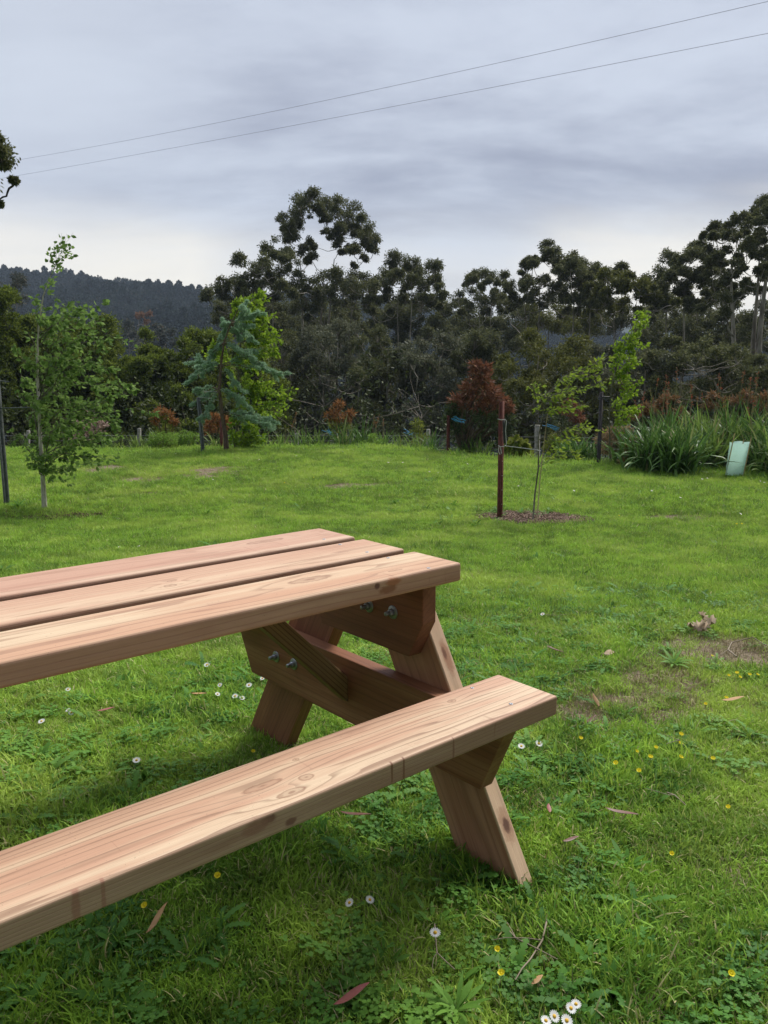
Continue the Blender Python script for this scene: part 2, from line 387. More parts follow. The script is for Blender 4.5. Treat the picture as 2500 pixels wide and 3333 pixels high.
# thatch on and around the bare places
for (a, b, rx, ry) in BARE:
    k = int(30+200*rx*ry); xx = a+rng.normal(size=k)*rx*.9; yy = b+rng.normal(size=k)*ry*.9; put(xx, yy, [9, 9, 9, 0, 1], .6, 1.0)
x, y, r = sector(900, 1.2, 6, R_(-10), R_(36)); put(x, y, [9], .7, 1.2)
x, y, r = sector_e(2600, 2.5, 15.5, R_(-34), R_(34), .6); k = (nz(x, y, .8, 50) > .05) & (y < crest(x)); put(x[k], y[k], [4, 5, 4, 5, 9], .6, 1.1)
grass = scatter('grass', np.concatenate(PT), np.concatenate(RO), np.concatenate(SC), np.concatenate(ID), src, m_grass)

# ------------------------------------------------------------------ picnic table
YAW = 0.7086
cyw, syw = math.cos(YAW), math.sin(YAW); C0 = (-1.3917, -1.341)
PALE_ = 0
tl = (cyw*-C0[0]-syw*-C0[1], syw*-C0[0]+cyw*-C0[1], 0)
def to_table(p):
    a = np.array(p)-np.array(tl); return np.array([cyw*a[0]+syw*a[1], -syw*a[0]+cyw*a[1], a[2]])
def wood(name, pale, pink, line, z0=-.10, y0=.08, K=110., knots=(), band=(.5, .2), side=None, sx=0, seed=0., pinkbias=0., lines=.55, sknots=(), smask=(.010, .004)):
    m, nt = new_mat(name); n = N(nt); tc = n.node('ShaderNodeTexCoord').outputs['Object']
    x, y, z = n.sep(tc)
    nv = n.vm('ADD', n.vm('MULTIPLY', tc, (1.3, 5, 5)), (seed, seed*2, 0))
    wob = n.m('SUBTRACT', n.noise(nv, 1, 2, .5), .5)
    yy = n.m('SUBTRACT', y, y0); zz = n.m('SUBTRACT', z, z0)
    r = n.m('SQRT', n.m('ADD', n.m('MULTIPLY', yy, yy), n.m('MULTIPLY', zz, zz)))
    r = n.m('ADD', r, n.m('MULTIPLY', wob, .035))
    dark = None; halo = None
    for (kx, ky, ra, rb, A) in knots:
        dx = n.m('SUBTRACT', x, kx); dy = n.m('SUBTRACT', y, ky)
        e = n.m('EXPONENT', n.m('MULTIPLY', n.m('ADD', n.m('MULTIPLY', n.m('POWER', n.m('DIVIDE', n.m('ABSOLUTE', dx), ra*3.2), 2.0), 1.0), n.m('POWER', n.m('DIVIDE', n.m('ABSOLUTE', dy), rb*2.0), 2.0)), -1.0))
        r = n.m('ADD', r, n.m('MULTIPLY', e, A))
        wv = n.m('MULTIPLY', n.m('SUBTRACT', n.noise(tc, 55+seed, 3, .6), .5), .7)
        dd = n.m('ADD', n.m('SQRT', n.m('ADD', n.m('POWER', n.m('DIVIDE', n.m('ABSOLUTE', dx), ra), 2.0), n.m('POWER', n.m('DIVIDE', n.m('ABSOLUTE', dy), rb), 2.0))), wv)
        rg = n.m('ADD', n.m('MULTIPLY', n.map(dd, 1.1, .85), n.m('ADD', .35, n.m('MULTIPLY', n.map(dd, .6, .95), .5))), n.m('MULTIPLY', n.map(dd, .35, .1), .5))
        rg = n.m('MINIMUM', rg, .95); dark = rg if dark is None else n.m('MAXIMUM', dark, rg)
        halo = e if halo is None else n.m('MAXIMUM', halo, e)
    ph = n.m('FRACT', n.m('MULTIPLY', n.m('ADD', r, n.m('MULTIPLY', n.noise(n.vm('MULTIPLY', tc, (.3, 30, 30)), 1, 1), .02)), K))
    lw = n.m('MULTIPLY', n.map(ph, .66, .95), n.map(ph, 1.0, .965))
    fib = n.noise(n.vm('MULTIPLY', tc, (9, 420, 420)), 1, 3, .7)
    broad = n.noise(n.vm('ADD', n.vm('MULTIPLY', tc, (1.1, 17, 17)), (seed*3, 1, seed)), 1, 4, .6)
    blot = n.noise(n.vm('ADD', n.vm('MULTIPLY', tc, (5, 16, 16)), (seed, 4, 2)), 1, 3, .6)
    t = n.m('ADD', n.map(broad, .38, .62), pinkbias, clamp=True)
    col = n.mix(t, pale, pink)
    bm = n.m('MULTIPLY', n.map(n.m('ABSOLUTE', n.m('SUBTRACT', n.m('ADD', y, n.m('MULTIPLY', wob, .05)), band[0])), band[1], band[1]*.35), .75)
    col = n.mix(bm, col, pink)
    col = n.mix(n.m('MULTIPLY', n.map(blot, .58, .75), .35), col, (.36, .17, .11))
    col = n.mix(n.m('MULTIPLY', lw, n.m('MULTIPLY', n.map(blot, .2, .6, .5, 1), lines)), col, line)
    col = n.mix(n.map(fib, .35, .75, 0, .28), col, line)
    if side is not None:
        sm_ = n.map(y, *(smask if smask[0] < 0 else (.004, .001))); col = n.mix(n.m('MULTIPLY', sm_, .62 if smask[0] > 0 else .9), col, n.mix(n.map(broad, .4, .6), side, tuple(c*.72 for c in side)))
        # saw marks and smears across the sawn face
        sv = n.noise(n.vm('MULTIPLY', tc, (45, 1, 4)), 1, 4, .75); col = n.mix(n.m('MULTIPLY', n.m('MULTIPLY', n.map(sv, .60, .70), n.map(blot, .5, .6)), .55), col, (.22, .085, .05))
    if halo is not None: col = n.mix(n.m('MULTIPLY', halo, .35), col, pale)
    for (kx, kz, ra, rb, kc) in sknots:
        wv = n.m('MULTIPLY', n.m('SUBTRACT', n.noise(tc, 70, 3, .6), .5), .9)
        dd = n.m('ADD', n.m('SQRT', n.m('ADD', n.m('POWER', n.m('DIVIDE', n.m('ABSOLUTE', n.m('SUBTRACT', x, kx)), ra), 2.0), n.m('POWER', n.m('DIVIDE', n.m('ABSOLUTE', n.m('SUBTRACT', z, kz)), rb), 2.0))), wv)
        col = n.mix(n.m('MULTIPLY', n.m('MULTIPLY', n.map(dd, 1.15, .55), n.map(y, *smask)), .85), col, kc)
    if dark is not None: col = n.mix(n.m('MULTIPLY', dark, .8), col, (.22, .10, .055))
    sp_ = n.noise(tc, 230, 2, .5); col = n.mix(n.m('MULTIPLY', n.map(sp_, .70, .76), .5), col, (.12, .06, .04))
    n.out(n.pbr(col, .62, .3, bump=n.m('SUBTRACT', fib, n.m('MULTIPLY', lw, .6)), bs=.22, bd=.002)); return m
PALE, PINK, LINE, SIDE = (.62, .46, .29), (.50, .27, .17), (.26, .13, .075), (.36, .19, .12)
BRN = ((.27, .125, .062), (.20, .080, .038), (.085, .035, .02))
def board(name, poly, thick, mat, parent, M, bev=.004, seg=3, axis='Z'):
    """poly in local X (along the grain) / Y (across); extruded along local Z by thick"""
    bm = bmesh.new(); vs = [bm.verts.new((a, b, 0)) for a, b in poly]; f = bm.faces.new(vs)
    ex = bmesh.ops.extrude_face_region(bm, geom=[f]); bmesh.ops.translate(bm, verts=[v for v in ex['geom'] if isinstance(v, bmesh.types.BMVert)], vec=(0, 0, thick))
    bmesh.ops.recalc_face_normals(bm, faces=bm.faces)
    if bev: bmesh.ops.bevel(bm, geom=list(bm.edges), offset=bev, segments=seg, profile=.5, affect='EDGES', clamp_overlap=True)
    me = bpy.data.meshes.new(name); bm.to_mesh(me); bm.free(); me.materials.append(mat)
    for p_ in me.polygons: p_.use_smooth = False
    o = bpy.data.objects.new(name, me); COL.objects.link(o); o.parent = parent; o.matrix_local = M; return o
T = empty('picnic_table', tl, 'new reddish pine picnic table with attached bench standing on the lawn', 'picnic table', rz=YAW)
w_, g_, t_, H_ = .1664, .0342, .0446, .7396; LT = 2.05
tm = [wood('top_front', (.64, .48, .31), (.52, .285, .17), LINE, z0=-.09, y0=.12, K=95, knots=[(-.365, .105, .055, .019, .02), (-.17, .045, .02, .006, .006)], sknots=[(-.262, .033, .009, .008, (.10, .04, .03)), (-.215, .035, .024, .011, (.32, .12, .05)), (-.23, .02, .03, .01, (.22, .09, .04))], band=(.035, .05), side=SIDE, seed=1.3, pinkbias=-.35, lines=.6),
      wood('top_middle', (.62, .44, .29), (.53, .31, .20), LINE, z0=-.07, y0=.05, K=130, knots=[(-.62, .055, .016, .010, .012), (-.60, .09, .012, .006, .01)], band=(.13, .05), side=(.24, .12, .075), seed=4.1, pinkbias=-.25, lines=.5),
      wood('top_back', (.60, .42, .29), (.50, .28, .19), LINE, z0=-.12, y0=.09, K=120, knots=[(-.22, .11, .06, .016, .02)], band=(.05, .03), side=(.24, .12, .075), seed=7.7, pinkbias=-.15, lines=.35)]
for i in range(3):
    board('table_board', [(-LT, 0), (0, 0), (0, w_), (-LT, w_)], t_, tm[i], T, Matrix.Translation((0, i*(w_+g_), H_-t_)), .0065, 3)
SY, SW, SH, SX, ST = -.2365, .1793, .4604, .0749, .0456
sm_ = wood('bench_timber', (.67, .505, .34), (.55, .32, .21), (.27, .16, .10), z0=-.16, y0=-.01, K=135, knots=[(-.735, .085, .042, .011, .016), (-.655, .060, .017, .011, -.010), (-.705, .032, .030, .012, .014), (-.63, .13, .007, .005, .004), (-.205, .135, .012, .008, .006)], sknots=[(-.775, .034, .018, .008, (.20, .09, .06)), (-.73, .014, .013, .008, (.18, .08, .055)), (-.80, .03, .030, .014, (.30, .15, .10)), (-1.06, .02, .004, .05, (.34, .17, .11)), (-1.10, .02, .007, .05, (.34, .17, .11)), (-.50, .03, .003, .03, (.2, .09, .05)), (-.47, .02, .003, .04, (.2, .09, .05)), (-.335, .02, .003, .03, (.22, .1, .06))], band=(.15, .035), side=(.34, .19, .115), seed=2.2, pinkbias=-.05, lines=.8)
sm2 = wood('back_bench_timber', PALE, PINK, LINE, z0=-.12, y0=.12, K=100, side=SIDE, seed=9.2)
board('bench_seat', [(-LT+.0, 0), (0, 0), (0, SW), (-LT, SW)], ST, sm_, T, Matrix.Translation((SX, SY, SH-ST)), .005, 3)
CEN = .364; 
board('bench_seat', [(-LT, 0), (0, 0), (0, SW), (-LT, SW)], ST, sm2, T, Matrix.Translation((SX, 2*CEN-SY-SW, SH-ST)), .005, 3)
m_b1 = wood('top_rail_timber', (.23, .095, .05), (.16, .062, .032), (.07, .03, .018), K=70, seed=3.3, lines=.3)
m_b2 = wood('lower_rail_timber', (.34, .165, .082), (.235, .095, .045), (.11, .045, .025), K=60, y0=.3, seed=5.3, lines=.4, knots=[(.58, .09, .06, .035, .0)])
m_leg = wood('leg_timber', (.50, .27, .165), (.38, .18, .105), (.19, .085, .05), K=75, y0=-.05, z0=-.1, seed=6.3, lines=.4, sknots=[(.185, .024, .048, .022, (.50, .29, .18)), (.185, .024, .020, .012, (.11, .045, .03)), (.60, .026, .05, .014, (.36, .18, .10)), (.61, .022, .018, .007, (.16, .07, .04))], side=(.74, .52, .34), smask=(-.007, -.003))  # front edge paler: planed wood, plus the light on it put into the colour
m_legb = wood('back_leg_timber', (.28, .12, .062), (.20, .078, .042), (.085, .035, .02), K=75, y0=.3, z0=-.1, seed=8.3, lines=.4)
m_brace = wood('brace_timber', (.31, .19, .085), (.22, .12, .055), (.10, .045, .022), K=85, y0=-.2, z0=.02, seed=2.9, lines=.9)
m_steel, nt = new_mat('galvanised_steel'); n = N(nt); tc = n.node('ShaderNodeTexCoord').outputs['Object']
n.out(n.pbr(n.mix(n.noise(tc, 300, 3), (.16, .18, .20), (.42, .45, .48)), .42, .5, .9))
XB, TB = -.0613, .0435
# local frame whose X runs along table Y (across), Y up, Z along the table
def frame_M(x, y, z, ang=0.0):
    # columns: local x, y, z in table coords
    c, s = math.cos(ang), math.sin(ang)
    M = Matrix(((0, 0, 1, x), (c, -s, 0, y), (s, c, 0, z), (0, 0, 0, 1))); return M
def end_frame(xi, flip, detail=True):
    """xi = inner face of the rails; legs bolted to their outside"""
    sgn = -1 if flip else 1
    xr = xi if not flip else xi-TB
    xl = xi+TB+.0005 if not flip else xi-2*TB-.0005
    zt = H_-t_-.0005
    yb, bv, bh, ych = .0672, .1117, .2069, .0511; ye = .53
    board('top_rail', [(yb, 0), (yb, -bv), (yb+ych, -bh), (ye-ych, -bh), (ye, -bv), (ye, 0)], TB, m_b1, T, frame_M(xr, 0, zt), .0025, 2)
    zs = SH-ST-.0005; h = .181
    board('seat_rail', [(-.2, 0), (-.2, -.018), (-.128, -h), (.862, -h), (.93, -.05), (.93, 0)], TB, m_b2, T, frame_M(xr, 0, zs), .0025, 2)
    s = .5767; th = math.atan2(1, s); lw = .2087
    for side in (0, 1):
        y0 = -.2286
        # leg outline in the (y, z) plane, cut level at the foot and at the top, trimmed on the middle line
        zb = -.03
        f = lambda z: y0+s*z
        pts = [(f(zb), zb), (f(zb)+lw, zb), (CEN-.001, (CEN-.001-lw-y0)/s), (CEN-.001, zt-.001), (f(zt-.001), zt-.001)]
        if side: pts = [(2*CEN-a, b) for a, b in pts]
        o_ = pts[0]; ang = th if not side else math.pi-th
        ca, sa = math.cos(ang), math.sin(ang)
        lp = [((a-o_[0])*ca+(b-o_[1])*sa, -(a-o_[0])*sa+(b-o_[1])*ca) for a, b in pts]
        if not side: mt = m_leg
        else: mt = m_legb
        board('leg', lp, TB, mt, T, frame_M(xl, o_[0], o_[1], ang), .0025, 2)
    # brace from the lower rail up to the underside of the boards, long face turned to the seats
    z1, z2 = .2908, .3634; dx = .2345; k_ = (.5561-.2908)/(.3245-.0613)
    top = H_-t_-.0005
    xA = (top-z1)/k_; xB2 = (top-z2)/k_
    pl = [(0, z1), (0, z2), (xB2, top), (xA, top)]
    ang = math.atan2(k_, 1); ca, sa = math.cos(ang), math.sin(ang)
    lp = [((a)*ca+(b-z1)*sa, -(a)*sa+(b-z1)*ca) for a, b in pl]
    dirx = -1 if not flip else 1
    M = Matrix(((dirx*ca, -dirx*sa, 0, xi+dirx*.0005), (0, 0, 1, .362), (sa, ca, 0, z1), (0, 0, 0, 1)))
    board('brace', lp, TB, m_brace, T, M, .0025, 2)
    for (y, z) in [(.2707, .585), (.1763, .5893), (.7161, .325), (.6208, .328), (.458, .585), (.552, .589), (.012, .325), (.107, .328)]:
        mb = MB(); r = .0095
        for (r_, x0_, x1_) in ((.0098, .003, .013), (.0058, .013, .026)):
            nn2 = 6 if r_ > .009 else 12; a_ = np.arange(nn2)*2*np.pi/nn2+.3
            ring = lambda xx, rr_: np.stack([np.full(nn2, xx), rr_*np.cos(a_), rr_*np.sin(a_)], 1)
            V = np.vstack([ring(x0_, r_), ring(x1_-.0015, r_), ring(x1_, r_*.86), ring(x1_, r_*.02)])
            Fq = [(i*nn2+j, i*nn2+(j+1) % nn2, (i+1)*nn2+(j+1) % nn2, (i+1)*nn2+j) for i in range(3) for j in range(nn2)]
            mb.add(V*np.array([dirx, 1, 1]), Fq)
        b = mb.build('bolt', m_steel, T); b.location = (xi, y, z)
        mb = MB(); a_ = np.arange(20)*2*np.pi/20
        ring = lambda xx, rr_: np.stack([np.full(20, xx), rr_*np.cos(a_), rr_*np.sin(a_)], 1)
        V = np.vstack([ring(0, .0175), ring(.002, .0175), ring(.0028, .0165), ring(.0028, .004)])
        mb.add(V*np.array([dirx, 1, 1]), [(i*20+j, i*20+(j+1) % 20, (i+1)*20+(j+1) % 20, (i+1)*20+j) for i in range(3) for j in range(20)])
        mb.build('washer', m_steel, b)
end_frame(XB, False); end_frame(-LT+.16, True)
# countersunk screws
for (x, y, z) in [(1263.6/S, 1816/S, H_), (1107/S, 1772/S, H_), (1195/S, 1797/S, H_), (1055/S, 1755/S, H_), (1537/S, 2239/S, SH), (1663/S, 2291/S, SH), (1395/S, 1849/S, H_)]:
    q = to_table(OZ(x, y, z)); mb = MB(); a_ = np.arange(12)*2*np.pi/12
    ring = lambda zz, rr_: np.stack([rr_*np.cos(a_), rr_*np.sin(a_), np.full(12, zz)], 1)
    V = np.vstack([ring(-.002, .0048), ring(.0006, .0046), ring(.0006, .0018), ring(-.001, .001)])
    mb.add(V, [(i*12+j, i*12+(j+1) % 12, (i+1)*12+(j+1) % 12, (i+1)*12+j) for i in range(3) for j in range(12)])
    s_ = mb.build('screw', m_steel, T); s_.location = (q[0], q[1], z)


# ------------------------------------------------------------------ posts, ties, guard
def mat_post(name, c1, c2): return plain(name, c1, c2, .75, .3, 0, 25)
m_rust = plain('rusty_steel', (.075, .022, .016), (.14, .045, .03), .8, .3, .2, 18)
m_dpost = plain('dark_paint_steel', (.02, .018, .018), (.045, .035, .035), .6, .4, .1, 30)
m_gpost = plain('grey_green_timber', (.075, .085, .080), (.13, .145, .14), .85, .3, 0, 14)
m_wpost = plain('weathered_fence_timber', (.22, .21, .18), (.36, .34, .31), .9, .2, 0, 16)
m_hole = plain('bare_metal_hole', (.45, .42, .36), None, .6)
m_rope = plain('white_rope', (.50, .50, .48), (.36, .36, .36), .9, .2, 0, 90)
m_strap = plain('black_rubber_strap', (.03, .03, .035), (.05, .05, .055), .6, .4)
m_bark_y = bark_mat('young_bark', (.30, .22, .16), (.46, .38, .30), 14)
m_bark_g = bark_mat('green_grey_bark', (.10, .095, .065), (.17, .16, .11), 14)
def star_picket(base, top, size, mat, label, grp, holes=0, name='star_picket', cat='post'):
    e = empty(name, base, label, cat, grp)
    base = np.array(base); v = np.array(top)-base; L = np.linalg.norm(v); zq = v/L
    xq = unit(np.cross(np.array([0, 1., 0]), zq)); yq = np.cross(zq, xq); M = np.stack([xq, yq, zq], 1)
    mb = MB(); th = size*.16
    # Y section: three flanges
    for a_ in (R_(-90), R_(30), R_(150)):
        dx_, dy_ = math.cos(a_), math.sin(a_); nx_, ny_ = -dy_, dx_
        V = []
        for z_ in (-.15, L):
            for (f_, s_) in ((0, -1), (1, -1), (1, 1), (0, 1)):
                p_ = np.array([dx_*size*.62*f_+nx_*th*.5*s_, dy_*size*.62*f_+ny_*th*.5*s_, z_]); V.append(M@p_)
        mb.add(V, [(0, 1, 5, 4), (1, 2, 6, 5), (2, 3, 7, 6), (3, 0, 4, 7), (4, 5, 6, 7)])
    mb.build('post_section', mat, e)
    for k in range(holes):
        z_ = L*(.12+.62*k/max(1, holes-1)); mb = MB(); a_ = np.arange(8)*2*np.pi/8
        c_ = M@np.array([.0, -size*.63, z_])
        c_ = M@np.array([size*.30, -size*.02, z_])
        V = [c_+M@np.array([.0048*math.cos(t), -size*.06-.002, .0048*math.sin(t)]) for t in a_]+[c_+M@np.array([.0005*math.cos(t), -size*.06-.0025, .0005*math.sin(t)]) for t in a_]
        mb.add(V, [(j, (j+1) % 8, 8+(j+1) % 8, 8+j) for j in range(8)]); mb.build('bolt_hole', m_hole, e)
    return M, L
def gp(x, y): return ghit(x, y)
G_PK = 'stakes holding the young trees'
rb = gp(1080, 1119); rt = P(1084, 866, rb[1]+.02)
star_picket(rb, rt, .050, m_rust, 'rusty red-brown star picket stake with a row of holes on the open lawn', G_PK, 6)
lb = gp(14, 1092); star_picket(lb, P(-9, 812, lb[1]-.1), .062, m_gpost, 'grey-green stake leaning at the far left beside the leafy young tree', G_PK, 0)
kb = P(1293, 1005, 13.1); star_picket(kb, P(1300, 846, 13.15), .055, m_dpost, 'black star picket beside the tall lime-green sapling at the bed edge', G_PK, 0)
cb = gp(438, 974); cb = P(438, 974, 15.0); star_picket(cb, P(428, 858, 15.0), .062, m_gpost, 'slim grey stake leaning left of the blue-green conifer', G_PK, 0)
db = P(478, 975, 15.9); star_picket(db, P(478, 905, 15.9), .055, m_rust, 'dark brown stake just left of the conifer trunk', G_PK, 0)
eb = P(968, 982, 15.4); star_picket(eb, P(969, 897, 15.4), .055, m_rust, 'thin rust-brown stake left of the red-tipped shrub', G_PK, 0)

# ------------------------------------------------------------------ wood-chip and bark rings
m_chip = plain('bark_chip', (.13, .085, .06), (.30, .21, .15), .9, .2, 0, 40)
m_chip2 = plain('dark_bark_chip', (.07, .045, .03), (.17, .11, .07), .9, .2, 0, 40)
def mulch(i, mat, label, nchip):
    nchip = int(nchip*1.8)
    a, b, rx, ry = RINGS[i]; mb = MB(); r = np.sqrt(rng.random(nchip)); th = rng.random(nchip)*6.283
    x = a+rx*r*np.cos(th)*rng.uniform(.8, 1.12, nchip); y = b+ry*r*np.sin(th)*rng.uniform(.8, 1.12, nchip); z = GH(x, y)+rng.random(nchip)*.012+.002
    az = rng.random(nchip)*6.283; tl_ = rng.normal(size=nchip)*.35
    d = np.stack([np.cos(az), np.sin(az), tl_], 1); d = unit(d); u_ = unit(np.cross(d, np.array([0, 0, 1.])+rng.normal(size=(nchip, 3))*.4)); q_ = np.cross(u_, d)
    L = rng.uniform(.012, .034, nchip)[:, None]; W = rng.uniform(.006, .014, nchip)[:, None]; Tk = .0025
    c = np.stack([x, y, z], 1); V = np.zeros((nchip, 8, 3)); k = 0
    for sx_ in (-.5, .5):
        for sy_ in (-.5, .5):
            for sz_ in (-1, 1): V[:, k] = c+d*L*sx_+u_*W*sy_*(1 if sx_ > 0 else .6)+q_*Tk*sz_; k += 1
    F = (np.arange(nchip)[:, None, None]*8+np.array([(0, 1, 3, 2), (4, 6, 7, 5), (0, 4, 5, 1), (2, 3, 7, 6), (0, 2, 6, 4), (1, 5, 7, 3)])[None]).reshape(-1, 4)
    mb.add(V.reshape(-1, 3), F, np.repeat(rng.random(nchip), 8)); o = mb.build('mulch', mat); tag(o, label, 'mulch', None, 'stuff')
mulch(0, m_chip2, 'dark bark mulch round the leafy young tree', 1500)
mulch(1, m_chip, 'pale wood chips round the thin staked sapling', 1500)

# ------------------------------------------------------------------ young trees
def grow(mb, p0, p1, r0, r1, k=7, wob=.03, sides=6, sag=0.0):
    p0 = np.array(p0, float); p1 = np.array(p1, float); t = np.linspace(0, 1, k)[:, None]
    L = np.linalg.norm(p1-p0); off = np.cumsum(rng.normal(size=(k, 3)), 0)*L*wob*.5; off = off-off[:1]-(off[-1:]-off[:1])*t
    pts = p0+(p1-p0)*t+off; pts[:, 2] += sag*L*np.sin(t[:, 0]*np.pi)
    tube(mb, pts, r0+(r1-r0)*t[:, 0]**.8, sides); return pts
def twig_leaves(mbL, pts, nl, L, W, spread, droop=0.0, dirbias=(0, 0, 0), fold=True, t0=.15, stem=None):
    k = len(pts); t = rng.uniform(t0, 1.0, nl)*(k-1); i = np.minimum(t.astype(int), k-2); f = (t-i)[:, None]
    p = pts[i]*(1-f)+pts[i+1]*f; tan = unit(pts[i+1]-pts[i])
    d = unit(rng.normal(size=(nl, 3)))*.9+tan*.6+np.array([0, 0, -droop])+np.array(dirbias)
    p = p+unit(d)*rng.uniform(0.2, 1, nl)[:, None]*spread
    leaves(mbL, p, d, rng.uniform(.7, 1.15, nl)*L, rng.uniform(.75, 1.1, nl)*W, fold)

m_birchleaf = leaf_mat('birch_leaf', (.085, .16, .032), (.20, .31, .075), (.28, .40, .10), .4)
m_whitebark = bark_mat('pale_birch_bark', (.38, .32, .26), (.62, .58, .52), 22)
def birch():
    b = ghit(97, 1103); D = b[1]; e = empty('young_birch_tree', b, 'bushy young tree with pale trunk and wind-blown green leaves in a bark ring', 'tree')
    mt = MB(); mc = MB(); mbr = MB()
    tr = np.array([P(97, 1106, D), P(93, 1040, D), P(88, 960, D), P(84, 880, D+.02), P(80, 790, D+.05), P(84, 700, D+.05), P(93, 640, D), P(110, 595, D-.02)])
    tube(mt, tr, [.030, .024, .020, .016, .012, .008, .006, .004], 10)
    tips = [(75, 935, .2), (60, 985, -.3), (150, 1010, .2), (190, 985, -.2), (245, 905, .1), (290, 880, -.1), (270, 850, .15), (225, 830, .3), (215, 770, -.3), (225, 720, .2), (200, 665, 0), (170, 690, -.3), (140, 655, .2), (100, 690, -.3), (60, 720, .3), (40, 760, 0), (45, 810, .3), (35, 850, -.2), (70, 870, -.4), (120, 760, -.5), (150, 820, .5), (180, 880, .3), (170, 930, -.4), (130, 900, -.5), (205, 940, .2), (160, 740, .4), (250, 830, -.2), (190, 800, -.4), (110, 830, .4), (60, 900, .2), (100, 930, .3), (235, 930, .1), (130, 700, .3), (80, 650, .1), (180, 720, 0), (205, 700, -.2), (25, 935, .1), (150, 870, -.2), (210, 860, .3)]
    for (x, y, dd) in tips:
        tip = P(x, y, D+dd); j = np.searchsorted([1106, 1040, 960, 880, 790, 700, 640, 595][::-1], y+rng.uniform(40, 95)); j = len(tr)-1-min(j, len(tr)-1); j = min(max(j, 1), len(tr)-2)
        st = tr[j]+(tr[j+1]-tr[j])*rng.random()
        bl = grow(mbr, st, tip, .0075, .002, 8, .05, 5, .06)
        for k in range(7):
            q0 = bl[rng.integers(2, 8)]; q1 = q0+np.array([.15, 0, -.01])*rng.uniform(.4, 1.5)+rng.normal(size=3)*np.array([.10, .10, .08])
            tw = grow(mbr, q0, q1, .002, .001, 4, .05, 3)
            twig_leaves(mc, tw, rng.integers(7, 13), .058, .044, .025, .25, (.35, 0, -.05))
        twig_leaves(mc, bl, 16, .058, .044, .03, .2, (.35, 0, 0), t0=.35)
    for (x, y) in [(60, 1000), (50, 962), (130, 1020), (165, 1000)]:
        bl = grow(mbr, tr[1]+(tr[2]-tr[1])*rng.random(), P(x, y, D+rng.normal()*.2), .006, .002, 6, .05, 5)
    # leader: a dark open spray above the crown
    lead = np.array([P(110, 595, D-.02), P(126, 560, D-.03)]); mt2 = grow(mbr, lead[0], lead[1], .005, .003, 4, .02, 5)
    m0 = [(100, 543), (104, 560), (118, 527), (136, 522), (144, 505), (158, 502), (150, 530), (148, 545), (134, 574), (158, 548), (133, 504)]
    for (x, y) in m0:
        tw = grow(mbr, mt2[rng.integers(1, 4)], P(x, y, D-.03+rng.normal()*.06), .002, .001, 6, .06, 3, .05)
        twig_leaves(mc, tw, 7, .05, .042, .02, .3, (.3, 0, 0), t0=.3)
    twig_leaves(mc, mt2, 14, .05, .04, .03, .2, (.2, 0, 0)); twig_leaves(mc, tr[6:], 26, .055, .045, .07, .2, (.2, 0, 0))
    mt.build('trunk', m_whitebark, e, True, loc=b).location = (0, 0, 0); mbr.build('branches', m_bark_g, e, True, loc=b).location = (0, 0, 0); mc.build('foliage', m_birchleaf, e, loc=b).location = (0, 0, 0)
birch()
def fin(mb, name, mat, e, smooth=False):
    o = mb.build(name, mat, e, smooth, loc=tuple(e.location)); o.location = (0, 0, 0); return o

m_needle = leaf_mat('blue_cedar_needle', (.20, .34, .19), (.40, .55, .38), None, .3)
m_bark_b = bark_mat('brown_bark', (.085, .055, .04), (.17, .12, .09), 12)
def cedar():
    D = 15.1; b = P(490, 977, D); e = empty('young_blue_cedar', b, 'young blue-green conifer leaning at the lawn crest, tufts along each branch', 'tree')
    mt = MB(); mc = MB()
    tr = np.array([P(490, 980, D), P(487, 940, D), P(479, 890, D), P(474, 840, D), P(477, 790, D), P(484, 740, D), P(498, 700, D), P(515, 668, D)])
    tube(mt, tr, [.055, .042, .034, .028, .022, .017, .012, .006], 8)
    br = [(2, 505, 930, 560, 905), (2, 485, 880, 575, 908), (2, 500, 905, 590, 928), (3, 480, 868, 548, 890), (3, 470, 845, 425, 868), (3, 470, 830, 418, 845), (4, 475, 810, 412, 822), (4, 478, 805, 440, 790), (4, 480, 800, 530, 850), (4, 480, 790, 590, 805), (5, 485, 770, 560, 790), (5, 480, 765, 430, 800), (5, 490, 750, 540, 770), (6, 495, 730, 545, 735), (6, 490, 715, 470, 740), (6, 500, 700, 550, 690), (6, 505, 690, 565, 672), (6, 500, 695, 482, 700), (7, 515, 670, 530, 665), (3, 470, 850, 445, 895), (5, 480, 745, 455, 770), (6, 490, 715, 520, 730), (4, 478, 800, 425, 780), (5, 484, 750, 590, 800), (2, 490, 900, 590, 925), (3, 475, 850, 520, 870), (4, 478, 780, 550, 760), (6, 495, 705, 540, 705), (5, 485, 740, 465, 755)]
    for (j, x0_, y0_, x1_, y1_) in br:
        dd = rng.uniform(-.28, .28); st = tr[j]; tp = P(x1_, y1_, D+dd)
        bl = grow(mt, st, tp, .011, .004, 9, .05, 5, .05)
        twl = [bl]
        for k in range(5):
            q0 = bl[rng.integers(3, 9)]; twl.append(grow(mt, q0, q0+(tp-st)*.16+rng.normal(size=3)*np.array([.07, .09, .05]), .004, .002, 5, .05, 3))
        for tw in twl:
            nt_ = 26 if tw is bl else 12
            t = rng.uniform(.2, 1, nt_)*(len(tw)-1); i = np.minimum(t.astype(int), len(tw)-2); c = tw[i]*(1-(t-i)[:, None])+tw[i+1]*(t-i)[:, None]
            c = np.repeat(c, 22, 0)+rng.normal(size=(nt_*22, 3))*.010; dv = rng.normal(size=(nt_*22, 3))+np.array([0, 0, .25])
            leaves(mc, c, dv, rng.uniform(.03, .055, len(c)), .010)
    fin(mt, 'trunk', m_bark_b, e, True); fin(mc, 'foliage', m_needle, e)
cedar()
m_lime = leaf_mat('lime_leaf', (.14, .24, .020), (.29, .42, .035), (.36, .46, .06), .4)
